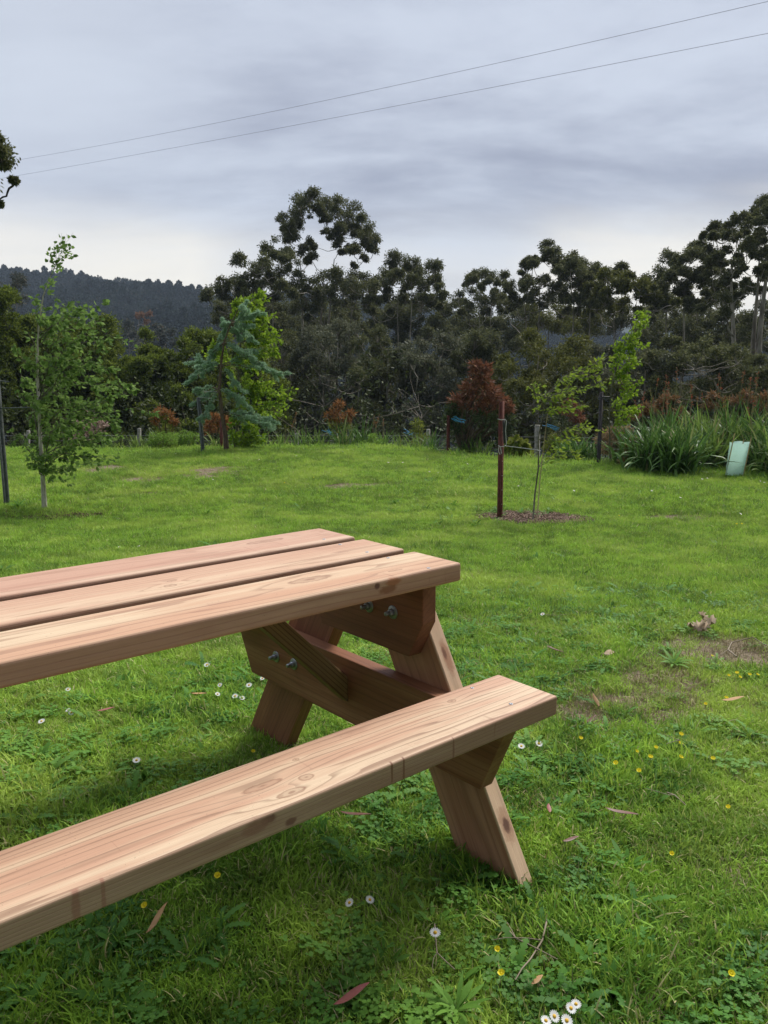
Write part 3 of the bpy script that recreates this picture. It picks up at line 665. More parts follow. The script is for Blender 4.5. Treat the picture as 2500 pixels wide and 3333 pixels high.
def lime(name, D, trpts, tips, base, label, L=.07, W=.05, wind=.25, nl=10, r0=.02, mat=None, ntw=7, spread=.05, bark=None, group=None, tj=.10):
    b = base; e = empty(name, b, label, 'tree', group); mt = MB(); mc = MB(); tr = np.array([P(x, y, D) for x, y in trpts]); tr[0] = b-np.array([0, 0, .03])
    k = len(tr); tube(mt, tr, np.linspace(r0, r0*.25, k), 7)
    for (x, y, *r) in tips:
        dd = rng.uniform(-tj*3, tj*3); tp = P(x, y, D+dd)
        cand = [i for i in range(k) if tr[i][2] < tp[2]+.05] or [0]; j = min(cand, key=lambda i: np.linalg.norm(tr[i]-tp)+.0*i)
        bl = grow(mt, tr[j], tp, r0*.28, .0022, 7, .05, 5, .06)
        for q in range(ntw):
            q0 = bl[rng.integers(2, 7)]; q1 = q0+unit(tp-tr[j])*tj*.8+np.array([wind*.2, 0, 0])+rng.normal(size=3)*tj*.55
            tw = grow(mt, q0, q1, .0022, .001, 4, .05, 3); twig_leaves(mc, tw, nl, L, W, spread, .15, (wind, 0, 0))
        twig_leaves(mc, bl, nl+4, L, W, spread, .15, (wind, 0, 0), t0=.45)
    fin(mt, 'trunk', bark or m_bark_g, e, True); fin(mc, 'foliage', mat or m_lime, e)
lime('young_elm_tree', 15.6, [(507, 975), (512, 920), (515, 860), (515, 800), (520, 740), (530, 690), (540, 655)],
     [(513, 655), (530, 650), (553, 642), (545, 665), (510, 680), (555, 680), (570, 690), (550, 710), (585, 725), (595, 735), (570, 745), (540, 740), (560, 760), (585, 760), (455, 752), (450, 770), (462, 780), (530, 820), (545, 830), (520, 850), (555, 850), (585, 830), (600, 845), (615, 860), (600, 870), (590, 890), (570, 900), (540, 880), (510, 890), (525, 920), (545, 935), (500, 930), (520, 950), (570, 870), (510, 780), (500, 830), (540, 790), (555, 950), (530, 700), (575, 715)],
     P(507, 976, 15.6), 'lime-green young leafy tree directly behind the blue-green conifer', .075, .058, .2, 10, .03, ntw=8, spread=.045, tj=.13)
m_yel = leaf_mat('yellow_green_leaf', (.15, .24, .03), (.30, .38, .05), None, .4)
sb = ghit(1151, 1126)
lime('thin_staked_sapling', 8.45, [(1151, 1126), (1155, 1070), (1163, 1010), (1163, 950), (1170, 905), (1180, 860), (1210, 820), (1250, 800), (1290, 785)],
     [(1150, 855), (1140, 835), (1155, 880), (1180, 850), (1200, 825), (1215, 815), (1235, 805), (1250, 812), (1265, 795), (1280, 785), (1290, 780), (1300, 828), (1285, 835), (1265, 838), (1230, 845), (1210, 860), (1195, 870), (1185, 885), (1240, 870), (1255, 882), (1225, 880), (1240, 925), (1270, 930), (1255, 922), (1205, 840), (1220, 955), (1235, 965), (1190, 960), (1215, 985), (1180, 985)],
     sb, 'thin wispy sapling with wind-swept yellow-green leaves beside the rusty stake', .050, .026, .55, 4, .0095, mat=m_yel, ntw=3, spread=.018, tj=.07)
# dry cane tied next to the sapling
mb = MB(); cb_ = ghit(1160, 1127); tube(mb, np.array([cb_, P(1166, 1040, 8.4), P(1176, 950, 8.35), P(1183, 892, 8.3)]), [.0055, .005, .0045, .004], 6); o = mb.build('garden_cane', plain('dry_cane', (.30, .22, .13), (.42, .33, .2)), loc=cb_, smooth=True); tag(o, 'thin dry cane standing against the wispy sapling', 'cane')
lime('tall_lime_sapling', 13.2, [(1318, 1005), (1317, 950), (1316, 890), (1322, 830), (1335, 780), (1350, 740), (1365, 700), (1383, 682)],
     [(1380, 682), (1390, 695), (1375, 705), (1370, 720), (1355, 730), (1345, 740), (1330, 750), (1360, 755), (1375, 745), (1340, 770), (1325, 775), (1320, 790), (1355, 790), (1365, 780), (1345, 800), (1330, 810), (1370, 830), (1355, 845), (1345, 860), (1325, 870), (1340, 890), (1370, 885), (1380, 890), (1360, 900), (1330, 905), (1350, 820), (1345, 750)],
     P(1318, 1005, 13.2), 'tall narrow lime-green sapling at the bed edge beside the black stake', .065, .045, .3, 6, .013, ntw=5, spread=.035, tj=.085)

# ties
def tie(name, pts, r, mat, label, cat, D=None, grp=None):
    mb = MB()
    for seg in pts: tube(mb, np.array([P(x, y, d) for x, y, d in seg]), r, 5)
    o = mb.build(name, mat, loc=P(*pts[0][0]), smooth=True); tag(o, label, cat, grp)
d1 = rb[1]-.045
tie('tie_rope', [[(1076, 962, d1), (1081, 965, d1-.01), (1090, 964, d1), (1092, 962, d1+.04)], [(1075, 905, d1), (1082, 907, d1-.01), (1091, 906, d1), (1094, 909, d1), (1092, 930, d1), (1094, 960, d1)], [(1078, 963, d1-.01), (1077, 975, d1-.02), (1080, 982, d1-.02)], [(1081, 965, d1-.01), (1083, 980, d1-.02)],
    [(1090, 963, d1), (1130, 968, 8.3), (1160, 972, 8.4), (1168, 974, 8.4)]], .0042, m_rope, 'white rope strung from the rusty stake to the wispy sapling', 'rope')
mb = MB(); c0 = P(1088, 908, d1+.005); c1 = P(1090, 958, d1+.005); V = []
for q in np.linspace(0, 1, 7):
    c = c0+(c1-c0)*q; V += [c+np.array([-.012, 0, 0]), c+np.array([.014, .004, 0])]
mb.add(V, [(2*k, 2*k+1, 2*k+3, 2*k+2) for k in range(6)]); o = mb.build('rubber_strap', m_strap, loc=c0); sd2 = o.modifiers.new('s', 'SOLIDIFY'); sd2.thickness = .004; tag(o, 'black strap hanging down the rusty stake inside a rope loop', 'strap')
tie('tie_wire', [[(428, 858, 15.0), (450, 860, 15.05), (475, 866, 15.1)], [(437, 845, 15.0), (470, 846, 15.1)]], .006, m_rope, 'pale tie from the slim grey stake to the conifer trunk', 'wire')
tie('tie_wire', [[(1299, 857, 13.1), (1318, 858, 13.2)]], .012, m_strap, 'dark tie between black stake and tall lime sapling', 'wire')
tie('tie_wire', [[(-5, 822, lb[1]-.06), (20, 825, lb[1]-.1)], [(-5, 882, lb[1]-.06), (80, 880, 8.9)]], .008, m_gpost, 'tie between the leaning far-left stake and the leafy young tree', 'wire')

# tree guard: green film sleeve on canes
m_film, nt = new_mat('green_plastic_film'); n = N(nt); tc = n.node('ShaderNodeTexCoord').outputs['Object']; f = n.noise(tc, 14, 4, .6)
p_ = n.pbr(n.mix(n.map(f, .3, .7), (.62, .84, .76), (.74, .92, .85)), .35, .5, bump=f, bs=.5, bd=.02); t_n = n.node('ShaderNodeBsdfTranslucent'); t_n.inputs[0].default_value = (.55, .80, .71, 1)
mx = n.node('ShaderNodeMixShader'); mx.inputs[0].default_value = .45; nt.links.new(p_, mx.inputs[1]); nt.links.new(t_n.outputs[0], mx.inputs[2]); n.out(mx.outputs[0])
D = 11.7; gb = ghit(1589, 1031); D = gb[1]; e = empty('tree_guard', gb, 'pale green plastic sleeve on thin canes guarding a seedling at the right bed edge', 'tree guard')
low = [(1566, 1026, D), (1604, 1031, D-.03), (1608, 1008, D+.24), (1578, 1010, D+.28)]; up_ = [(1577, 956, D), (1618, 960, D-.02), (1621, 955, D+.24), (1590, 952, D+.27)]
mb = MB(); K = 8; cl_ = []
for lv in range(K+1):
    t = lv/K; ring = [P(*low[i])*(1-t)+P(*up_[i])*t for i in range(4)]; pts = []
    for i in range(4):
        for q in range(5):
            s = q/5; p_ = ring[i]*(1-s)+ring[(i+1) % 4]*s; bow = math.sin(s*math.pi); c = sum(ring)/4; p_ = p_+(c-p_)*.06*bow+rng.normal(size=3)*.0035; pts.append(p_)
    cl_ += pts
mb.add(cl_, [(l*20+j, l*20+(j+1) % 20, (l+1)*20+(j+1) % 20, (l+1)*20+j) for l in range(K) for j in range(20)]); fin(mb, 'sleeve', m_film, e, True)
m_cane = plain('bamboo_cane', (.42, .29, .15), (.55, .40, .22))
for (a_, b_) in (((1567, 1030, D+.01), (1587, 936, D)), ((1604, 1034, D-.02), (1623, 945, D-.02)), ((1597, 1015, D+.25), (1606, 950, D+.25))):
    mb = MB(); tube(mb, np.array([P(*a_), P(*b_)]), .0075, 6); fin(mb, 'cane', m_cane, e, True)

# ------------------------------------------------------------------ fence beyond the bed
def FY(x): return 18.2-max(0, (x-700))*.0031
fl = P(600, 960, 18.2)
e = empty('wire_fence', P(830, 985, FY(830)), 'post and wire farm fence running behind the flower bed', 'fence')
for (x, y0_, y1_, wd) in [(924, 927, 1000, .085), (1160, 918, 1015, .11), (640, 935, 990, .08), (300, 925, 985, .08), (60, 930, 985, .08), (1430, 900, 1015, .1), (760, 945, 990, .05), (1050, 948, 1000, .05), (1560, 900, 1020, .08)]:
    Dp = FY(x); p0 = P(x, y1_+25, Dp); p1 = P(x+1, y0_, Dp); mb = MB(); c = (p0+p1)/2; n8 = 10
    a_ = np.arange(n8)*2*np.pi/n8; V = []
    for (pp, rr_) in ((p0, wd/2), (p1-np.array([0, 0, .01]), wd/2), (p1, wd/2*.85), (p1+np.array([0, 0, .002]), wd*.02)): V += [pp+rr_*np.array([math.cos(t), math.sin(t), 0])*(1+.05*math.sin(3*t)) for t in a_]
    mb.add(V, [(i*n8+j, i*n8+(j+1) % n8, (i+1)*n8+(j+1) % n8, (i+1)*n8+j) for i in range(3) for j in range(n8)]); fin(mb, 'fence_post', m_wpost, e, True)
m_wire = plain('galvanised_wire', (.20, .20, .20), None, .5, .5, .6)
for dy in (0, 11, 24, 36):
    mb = MB(); xs = np.linspace(-100, 1800, 30); tube(mb, np.array([P(x, 941+dy+(0.012*max(0, x-900)), FY(x)-.05) for x in xs]), .0035, 4); fin(mb, 'wire', m_wire, e)
m_twine = plain('blue_baling_twine', (.05, .33, .62), (.09, .42, .72), .6)
for (x, y, lab) in [(712, 932, 'blue baling twine tangled on the fence under the orange-topped shrub'), (885, 935, 'blue baling twine bundle beside the pale fence post'), (985, 907, 'blue baling twine hanging on the thin stake by the red-tipped shrub'), (1190, 923, 'blue baling twine knotted behind the wispy sapling')]:
    mb = MB(); Dq = {712: 17.6, 885: 17.4, 985: 15.2, 1190: 16.4}[x]
    for k in range(7):
        q0 = np.array([rng.normal()*.06-.07, 0, rng.normal()*.04+.05]); q1 = np.array([rng.normal()*.05+.12, rng.normal()*.03, rng.normal()*.03-.04]); c = P(x, y, Dq); m1 = (q0+q1)/2+rng.normal(size=3)*.03-np.array([0, 0, .02])
        tube(mb, np.array([c+q0*.8, c+m1*.8, c+q1*.9]), .0035, 4)
    o = mb.build('baling_twine', m_twine, loc=c, smooth=True); tag(o, lab, 'twine', 'blue twine ties along the fence')

# ------------------------------------------------------------------ plants of the bed
m_strapA = leaf_mat('strap_leaf', (.040, .10, .020), (.12, .22, .050), (.33, .32, .14), .25, .4)
m_strapB = leaf_mat('strap_leaf_light', (.09, .17, .030), (.22, .32, .07), (.38, .34, .15), .3, .4)
m_iris = leaf_mat('iris_leaf', (.08, .16, .03), (.18, .30, .06), None, .3)
m_stalk = plain('flower_stalk', (.16, .17, .06), (.26, .2, .1))
m_redfl = leaf_mat('red_flower', (.26, .05, .03), (.40, .12, .07), None, .3)
def strap(D, x, y, h, wd, nl, mat, label, grp, name='strap_leaf_plant', cat='plant', wl=.016, stalks=0, sh=1.4, upright=.35):
    b = P(x, y, D); e = empty(name, b, label, cat, grp); mb = MB(); hh = h*S/FPX*D; ww = wd*S/FPX*D*.5
    base = b+np.stack([rng.normal(size=nl)*ww*.35, rng.normal(size=nl)*ww*.35, np.full(nl, -.05)], 1)
    az = rng.random(nl)*6.283; u = rng.random(nl)
    ribbons(mb, base, az, hh*rng.uniform(.75, 1.35, nl), wl*rng.uniform(.6, 1.15, nl), np.abs(rng.normal(size=nl))*upright, rng.uniform(.2, 2.4, nl)*(.4+.9*u), 'strap', .9)
    fin(mb, 'foliage', mat, e)
    if stalks:
        for k in range(stalks):
            ms = MB(); mf = MB()
            p0 = b+np.array([rng.normal()*ww*.6, rng.normal()*ww*.6, 0]); p1 = p0+np.array([rng.normal()*.12, rng.normal()*.1, hh*sh*rng.uniform(.8, 1.15)])
            st = grow(ms, p0, p1, .008, .004, 6, .03, 5)
            nf = 16; t = rng.uniform(.86, 1.0, nf)*(len(st)-1); i = np.minimum(t.astype(int), len(st)-2); c = st[i]*(1-(t-i)[:, None])+st[i+1]*(t-i)[:, None]
            leaves(mf, c, rng.normal(size=(nf, 3))*.5+np.array([0, 0, .5]), .035, .010)
            fin(ms, 'flower_stalk', m_stalk, e, True); fin(mf, 'flower', m_redfl, e)
GS = 'strappy plants along the bed'
big = [(12.4, 1405, 1008, 118, 120, 'big dark strappy clump with arching leaves, leftmost of the large ones', m_strapA), (12.1, 1462, 1014, 120, 120, 'strappy clump between the darkest arching clump and the lighter ones', m_strapA), (12.9, 1520, 1012, 128, 110, 'lighter strappy clump just left of the green sleeve', m_strapB),
       (13.3, 1572, 1006, 130, 110, 'strappy clump rising straight behind the green sleeve', m_strapB), (12.4, 1655, 1020, 128, 110, 'strappy clump immediately right of the green sleeve', m_strapA), (11.8, 1700, 1030, 140, 120, 'strappy clump cut by the right picture edge', m_strapB),
       (13.3, 1362, 1000, 95, 90, 'strappy clump behind the reddish leafy low plant', m_strapA), (13.6, 1440, 995, 135, 120, 'tall strappy clump with red flower stalks above the dark arching clump', m_strapA), (13.8, 1510, 995, 140, 130, 'strappy clump with red flower stalks in the middle of the back row', m_strapB), (13.4, 1590, 1000, 150, 130, 'strappy clump with red flower stalks behind the sleeve', m_strapA), (13.1, 1665, 1005, 150, 130, 'strappy clump with stalks in the back row at the right edge', m_strapB),
       (14.0, 1235, 996, 70, 80, 'medium strappy clump to the right of the wispy sapling', m_strapA), (14.2, 1270, 1000, 60, 60, 'small strappy clump left of the black stake', m_strapA)]
for i, (D, x, y, h, wd, lab, mt) in enumerate(big): strap(D, x, y, h*.84, wd, 190 if h > 100 else 110, mt, lab, GS, stalks=(4 if 'stalks' in lab else 0), sh=1.5, wl=.040)
sm_l = [(760, 972, 45), (690, 972, 40), (735, 974, 60), (830, 972, 42), (900, 978, 40), (930, 980, 48), (1010, 986, 46), (1040, 990, 40), (1100, 990, 40), (560, 966, 40), (610, 968, 34), (345, 966, 40), (390, 966, 34), (300, 966, 30), (520, 968, 46), (650, 970, 44), (865, 975, 36), (1210, 1000, 36), (240, 966, 30), (470, 968, 36), (785, 974, 62)]
for i, (x, y, h) in enumerate(sm_l):
    nb = ['left of the conifer', 'around the middle of the crest', 'toward the rusty stake'][0 if x < 500 else 1 if x < 850 else 2]
    strap(float(crest(PX(x, 15)))+.55+rng.random()*.5, x, y+4, h*1.25, 40, 60, [m_iris, m_strapB, m_strapA][i % 3], 'low iris-like tuft of upright blades at the lawn crest, %s' % nb, 'iris-like tufts '+nb, 'iris_tuft', 'plant', wl=.02, upright=.22, stalks=0)
# bare upright flower stems in the bed
e_ = None
def bush(name, D, puffs, base, mat, label, cat='shrub', L=.08, W=.03, n_=220, bark=None, grp=None, droop=0., trunk=.02, up=0., flat=.8, fold=False, mat2=None, cut=None):
    b = P(base[0], base[1], D); e = empty(name, b, label, cat, grp); mt = MB(); mc = MB(); mc2 = MB()
    for (x, y, r) in puffs:
        rw = r*S/FPX*D; c = P(x, y, D)+np.array([0, rng.uniform(-.8, .8)*rw, 0])
        grow(mt, b, c, trunk*.5, trunk*.15, 7, .06, 5, .04)
        for q in range(4): grow(mt, c-np.array([0, 0, rw*.4]), c+rng.normal(size=3)*rw*.5, trunk*.15, trunk*.08, 4, .05, 3)
        v = unit(rng.normal(size=(n_, 3)))*(rng.random(n_)**.45)[:, None]*rw*np.array([1, 1, flat]); dv = unit(v)+rng.normal(size=(n_, 3))*.7+np.array([0, 0, up-droop])
        tgt = mc2 if (mat2 is not None and y+rng.normal()*10 < cut) else mc
        leaves(tgt, c+v, dv, rng.uniform(.6, 1.2, n_)*L, rng.uniform(.7, 1.2, n_)*W, fold)
    fin(mt, 'stem', bark or m_bark_b, e, True); fin(mc, 'foliage', mat, e)
    if mat2 is not None and mc2.V: fin(mc2, 'new_growth', mat2, e)
m_red = leaf_mat('red_new_leaf', (.15, .065, .035), (.27, .12, .07), (.36, .20, .12), .25)
m_org = leaf_mat('orange_new_leaf', (.20, .09, .03), (.34, .16, .06), None, .3)
m_dkgreen = leaf_mat('dark_glossy_leaf', (.045, .070, .028), (.13, .155, .07), None, .2)
m_ygreen = leaf_mat('yellowish_leaf', (.12, .17, .025), (.25, .27, .05), None, .3)
m_pink = leaf_mat('pale_pink_leaf', (.26, .16, .13), (.52, .40, .34), None, .3)
m_fern = leaf_mat('fern_leaf', (.12, .22, .03), (.26, .40, .07), None, .35)
m_rlow2 = leaf_mat('bronze_leaf', (.13, .085, .035), (.26, .15, .07), (.34, .13, .06), .25)
m_redlow = leaf_mat('red_tinged_leaf', (.11, .12, .03), (.27, .19, .06), (.35, .12, .05), .3)
bush('red_tipped_shrub', 15.6, [(1035, 805, 16), (1045, 820, 16), (1020, 830, 17), (1010, 845, 16), (1045, 845, 18), (1065, 850, 17), (1080, 865, 14), (985, 865, 14), (1000, 870, 18), (1030, 870, 20), (1055, 880, 20), (1040, 900, 20), (1065, 905, 20), (1075, 930, 18), (1020, 905, 18), (1050, 930, 20), (1060, 955, 18), (1085, 895, 12), (990, 895, 12), (1035, 950, 16), (1090, 960, 14), (975, 880, 12), (972, 905, 12), (985, 925, 14), (1000, 945, 15), (1010, 965, 15), (1098, 880, 10), (1100, 910, 12), (1095, 935, 14), (1028, 790, 8), (1050, 795, 9)], (1000, 985), m_dkgreen, 'tall shrub with red-brown new leaves over dark green, left of the rusty stake', n_=135, L=.13, W=.034, mat2=m_red, cut=890, trunk=.06, fold=False)
for (x, y, D, lab) in [(733, 888, 17, 'orange-topped shrub above the left blue twine'), (352, 892, 16.5, 'orange-topped shrub above the fern-like bush'), (470, 905, 17, 'rust-orange shrub behind the conifer base'), (1232, 885, 16.5, 'rust-red shrub behind the wispy sapling'), (1478, 905, 15.2, 'orange shrub tip behind the dark arching strappy clump'), (1395, 890, 16, 'dull orange shrub behind the tall lime sapling'), (1545, 868, 15.4, 'brownish-orange shrub behind the middle of the strappy row'), (1610, 865, 15.2, 'brownish-orange shrub above the green sleeve'), (1440, 865, 15.6, 'rusty shrub tip behind the red flower stalks'), (1660, 868, 15.0, 'rusty shrub cut by the right picture edge')]:
    bush('orange_topped_shrub', D, [(a+rng.normal()*4, b+rng.normal()*5, c*rng.uniform(.7, 1.15)) for a, b, c in [(x, y-8, 12), (x+14, y, 10), (x-12, y+2, 10), (x+3, y+14, 13), (x+20, y+12, 9), (x-20, y+16, 9), (x-10, y+28, 14), (x+10, y+34, 13), (x, y+50, 14), (x+4, y+68, 12)]], (x+2, 985), m_dkgreen if x not in (352, 733) else m_ygreen, lab, n_=110, L=.10, W=.022, mat2=(m_org if x < 1300 else m_rlow2) if x != 1232 else m_red, cut=y+(24 if x < 1300 else 12), grp='orange-topped shrubs behind the bed', trunk=.04)
bush('yellow_green_shrub', 16.8, [(900, 915, 12), (905, 925, 12), (895, 935, 12), (915, 945, 12), (900, 960, 12)], (905, 985), m_ygreen, 'small yellow-green shrub between blue twine and pale fence post', n_=130, L=.07, W=.02)
bush('blossoming_shrub', 16.2, [(190, 900, 14), (180, 920, 18), (205, 930, 18), (190, 945, 20), (215, 915, 12), (165, 950, 14)], (190, 975), m_pink, 'pale pink shrub glimpsed behind the leafy young tree', n_=150, L=.07, W=.04)
for (x, lab) in [(350, 'feathery light green bush, the left one of two'), (395, 'feathery light green bush, the right one of two')]:
    bush('feathery_bush', 15.9+(.3 if x > 360 else 0), [(x-16, 945, 14), (x+4, 942, 14), (x+22, 946, 14), (x-5, 955, 16), (x+14, 958, 15), (x-22, 960, 12)], (x, 975), m_fern, lab, n_=240, L=.07, W=.012, grp='feathery bushes left of the slim grey stake')
bush('leafy_yellow_plant', 14.6, [(1115, 955, 12), (1130, 965, 12), (1100, 970, 12), (1120, 978, 12), (1140, 982, 10)], (1118, 992), m_ygreen, 'broad-leaved yellow-green plant just right of the rusty stake', n_=60, L=.11, W=.08, fold=True)
bush('red_tinged_plant', 12.9, [(1372, 955, 13), (1362, 970, 13), (1380, 975, 14), (1368, 990, 14), (1390, 998, 14), (1350, 1000, 12), (1405, 1005, 10)], (1375, 1008), m_redlow, 'low leafy plant with red-tinged leaves left of the big strappy clumps', n_=90, L=.075, W=.055, fold=True)
bush('pink_tipped_shrub', 13.9, [(1335, 925, 14), (1315, 935, 14), (1350, 930, 12), (1325, 950, 14), (1300, 950, 12), (1310, 970, 12)], (1325, 1000), leaf_mat('pink_green_leaf', (.16, .15, .06), (.38, .25, .15), None, .3), 'pinkish-tipped shrub behind the base of the tall lime sapling', n_=140, L=.09, W=.018)
for (x, lab, mm) in [(545, 'bright green shoots beside the lime-green tree', m_fern), (805, 'bright green upright shoots in the middle of the crest', m_fern), (1195, 'small yellow-leaved shrub at the foot of the wispy sapling', m_ygreen), (40, 'low grey-green plant under the far-left stake', m_dkgreen), (260, 'low scrubby plant at the lawn edge behind the leafy young tree', m_dkgreen)]:
    bush('low_shrub', 16.1 if x < 1000 else 14.3, [(x, 945, 9), (x+8, 955, 10), (x-9, 958, 10), (x+2, 966, 12), (x-14, 970, 8)], (x, 980), mm, lab, n_=120, L=.06, W=.02, up=.7)
m_dry = plain('dry_seed_stem', (.16, .15, .08), (.26, .20, .12), .9)
for i in range(34):                                     # thin stems standing above the bed, each a thing
    x = [rng.uniform(290, 660), rng.uniform(600, 860), rng.uniform(1340, 1655), rng.uniform(1380, 1655)][i % 4]
    D = float(crest(PX(x, 14.5)))+1.0+rng.random(); b = P(x, 975 if x < 900 else 985, D); top = P(x+rng.normal()*7, (905 if x < 900 else 858)+rng.uniform(-22, 25), D)
    e = empty('flowering_stem', b, 'thin reddish flowering stem above the strappy clumps on the right' if x > 900 else 'thin pale seed stem rising from the bed at the lawn crest', 'stem', 'flowering stems over the right clumps' if x > 900 else 'seed stems along the crest')
    mb = MB(); st = grow(mb, b, top, .009, .005, 7, .04, 4); fin(mb, 'stem', m_dry, e, True); mf = MB(); nf = 26; t = rng.uniform(.76, 1, nf)*(len(st)-1); k = np.minimum(t.astype(int), len(st)-2); c = st[k]*(1-(t-k)[:, None])+st[k+1]*(t-k)[:, None]
    leaves(mf, c, rng.normal(size=(nf, 3))*.5+np.array([0, 0, .7]), .04, .010); fin(mf, 'flower_spike', m_redfl if (x > 900 and i % 3) else (m_org if i % 2 else m_ygreen), e)

# ------------------------------------------------------------------ big trees
m_gum = leaf_mat('gum_leaf', (.050, .062, .022), (.155, .165, .065), (.26, .25, .13), .3)
m_gumy = leaf_mat('olive_gum_leaf', (.065, .080, .018), (.17, .175, .040), None, .25)
m_wattle = leaf_mat('wattle_leaf', (.045, .075, .014), (.19, .24, .035), (.28, .33, .06), .3)
m_tea = leaf_mat('tea_tree_leaf', (.048, .060, .022), (.145, .155, .062), (.20, .20, .10), .27)
m_scrub = leaf_mat('grey_green_scrub_leaf', (.065, .075, .042), (.16, .17, .10), (.24, .22, .14), .25)
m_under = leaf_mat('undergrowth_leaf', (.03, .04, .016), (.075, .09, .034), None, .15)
m_greygum = leaf_mat('grey_valley_leaf', (.045, .055, .04), (.095, .105, .075), (.17, .13, .09), .2)
m_deadwood = bark_mat('dead_wood', (.09, .08, .06), (.22, .19, .15), 4)
m_gumbark = bark_mat('gum_bark', (.14, .12, .09), (.44, .40, .34), 1.2)
m_darkbark = bark_mat('dark_bark', (.04, .034, .026), (.12, .105, .085), 2)
def big_tree(name, D, tx, puffs, mat, label, cat='tree', base_y=None, depth=1.0, dens=1.0, L=.30, W=.10, bark=None, grp=None, trunks=None, r0=.22, droop=.5, sub=7, top=None, fill=.0, pscl=1.05, ls=.52, vz=.95, echo=0):
    """puffs: (x, y, r) in the picture's plane at D; every puff is a dome of leaf clumps carried by a limb"""
    L *= ls; W *= ls*1.12
    gxx = PX(tx, D); gz = float(GH(gxx, D)); b = np.array([gxx, D, gz])
    e = empty(name, b, label, cat, grp); mt = MB(); mc = MB(); px = S/FPX*D
    pf = []
    if echo: puffs = list(puffs)+[(x+rng.uniform(-1, 1)*r*.9, y+abs(rng.normal())*r*.6+r*.3, r*rng.uniform(.45, .75)) for (x, y, r) in puffs for _ in range(echo)]
    for (x, y, r) in puffs:
        c = P(x, y, D); rw = r*px*pscl; c = c+np.array([0, rng.normal()*depth, 0]); pf.append((c, rw))
    tops = trunks or [(tx, 700)]
    nodes = []; nrad = []
    for (ax, ay) in tops:
        t_top = P(ax, ay, D+rng.normal()*.3); st = b-np.array([0, 0, .3]) if not nodes else nodes[0]+np.array([rng.normal()*.3, .2, 0])
        k = 14; tt = np.linspace(0, 1, k)[:, None]; off = np.cumsum(rng.normal(size=(k, 3)), 0)*.10*px*14; off -= off[-1:]*tt
        pts = st+(t_top-st)*tt+off*np.array([1, 1, .2]); rad = r0*.62*(1-.9*tt[:, 0]); tube(mt, pts, rad, 7); nodes += list(pts); nrad += list(rad)
    H = nodes[-1][2]-b[2]
    order = sorted(pf, key=lambda q: min(np.linalg.norm(q[0]-m) for m in nodes))
    for (c, rw) in order:
        A = np.array(nodes); dd = np.linalg.norm(A-c, axis=1); rise = c[2]-A[:, 2]; pen = np.where(rise < .35*dd, (.35*dd-rise)*1.6, 0); hi = A[:, 2] > b[2]+.25*H
        j = int(np.argmin(dd+pen+np.where(hi, 0, 50))); r1 = min(nrad[j]*.7, .04+.018*dd[j]); 
        k = 8; tt = np.linspace(0, 1, k)[:, None]; st = A[j]; tgt = c-np.array([0, 0, rw*.45]); off = np.cumsum(rng.normal(size=(k, 3)), 0)*dd[j]*.035; off -= off[-1:]*tt
        pts = st+(tgt-st)*tt+off; pts[:, 2] -= np.sin(tt[:, 0]*np.pi)*dd[j]*.10*(1 if rise[j] > 0 else -1)
        rad = r1+(.018-r1)*tt[:, 0]; tube(mt, pts, rad, 5); nodes += list(pts[2:]); nrad += list(rad[2:])
        m_ = max(4, int(sub*(.6+rng.random()*.8)))
        for q in range(m_):
            v = unit(rng.normal(size=3)); v[2] = v[2] if v[2] > -.45 else -v[2]; rs = rw*rng.uniform(.34, .58); cc = c+v*(rw-rs*.6)*np.array([1, 1, vz])
            grow(mt, tgt, cc-np.array([0, 0, rs*.3]), .022, .008, 4, .05, 3)
            nl = int(dens*66*max(.35, (rs/.4)**1.8)*(.3/L)**1.6); u = unit(rng.normal(size=(nl, 3))); u[:, 2] = np.where(u[:, 2] < -.8, -u[:, 2], u[:, 2])
            p = cc+u*(rng.random(nl)**.5*np.where(rng.random(nl) < .38, 1.45, 1))[:, None]*rs*np.array([1, 1, vz*.95]); dv = u*.5+rng.normal(size=(nl, 3))*.55+np.array([0, 0, -droop])
            leaves(mc, p, dv, rng.uniform(.6, 1.2, nl)*L, rng.uniform(.7, 1.2, nl)*W)
    fin(mt, 'trunk', bark or m_gumbark, e, True); fin(mc, 'crown', mat, e)
    return e
def fillp(x0, x1, y0, y1, n_, r0, r1, fn=None):
    out = []
    while len(out) < n_:
        x = rng.uniform(x0, x1); y = rng.uniform(y0, y1)
        if fn is None or fn(x, y): out.append((x, y, rng.uniform(r0, r1)))
    return out
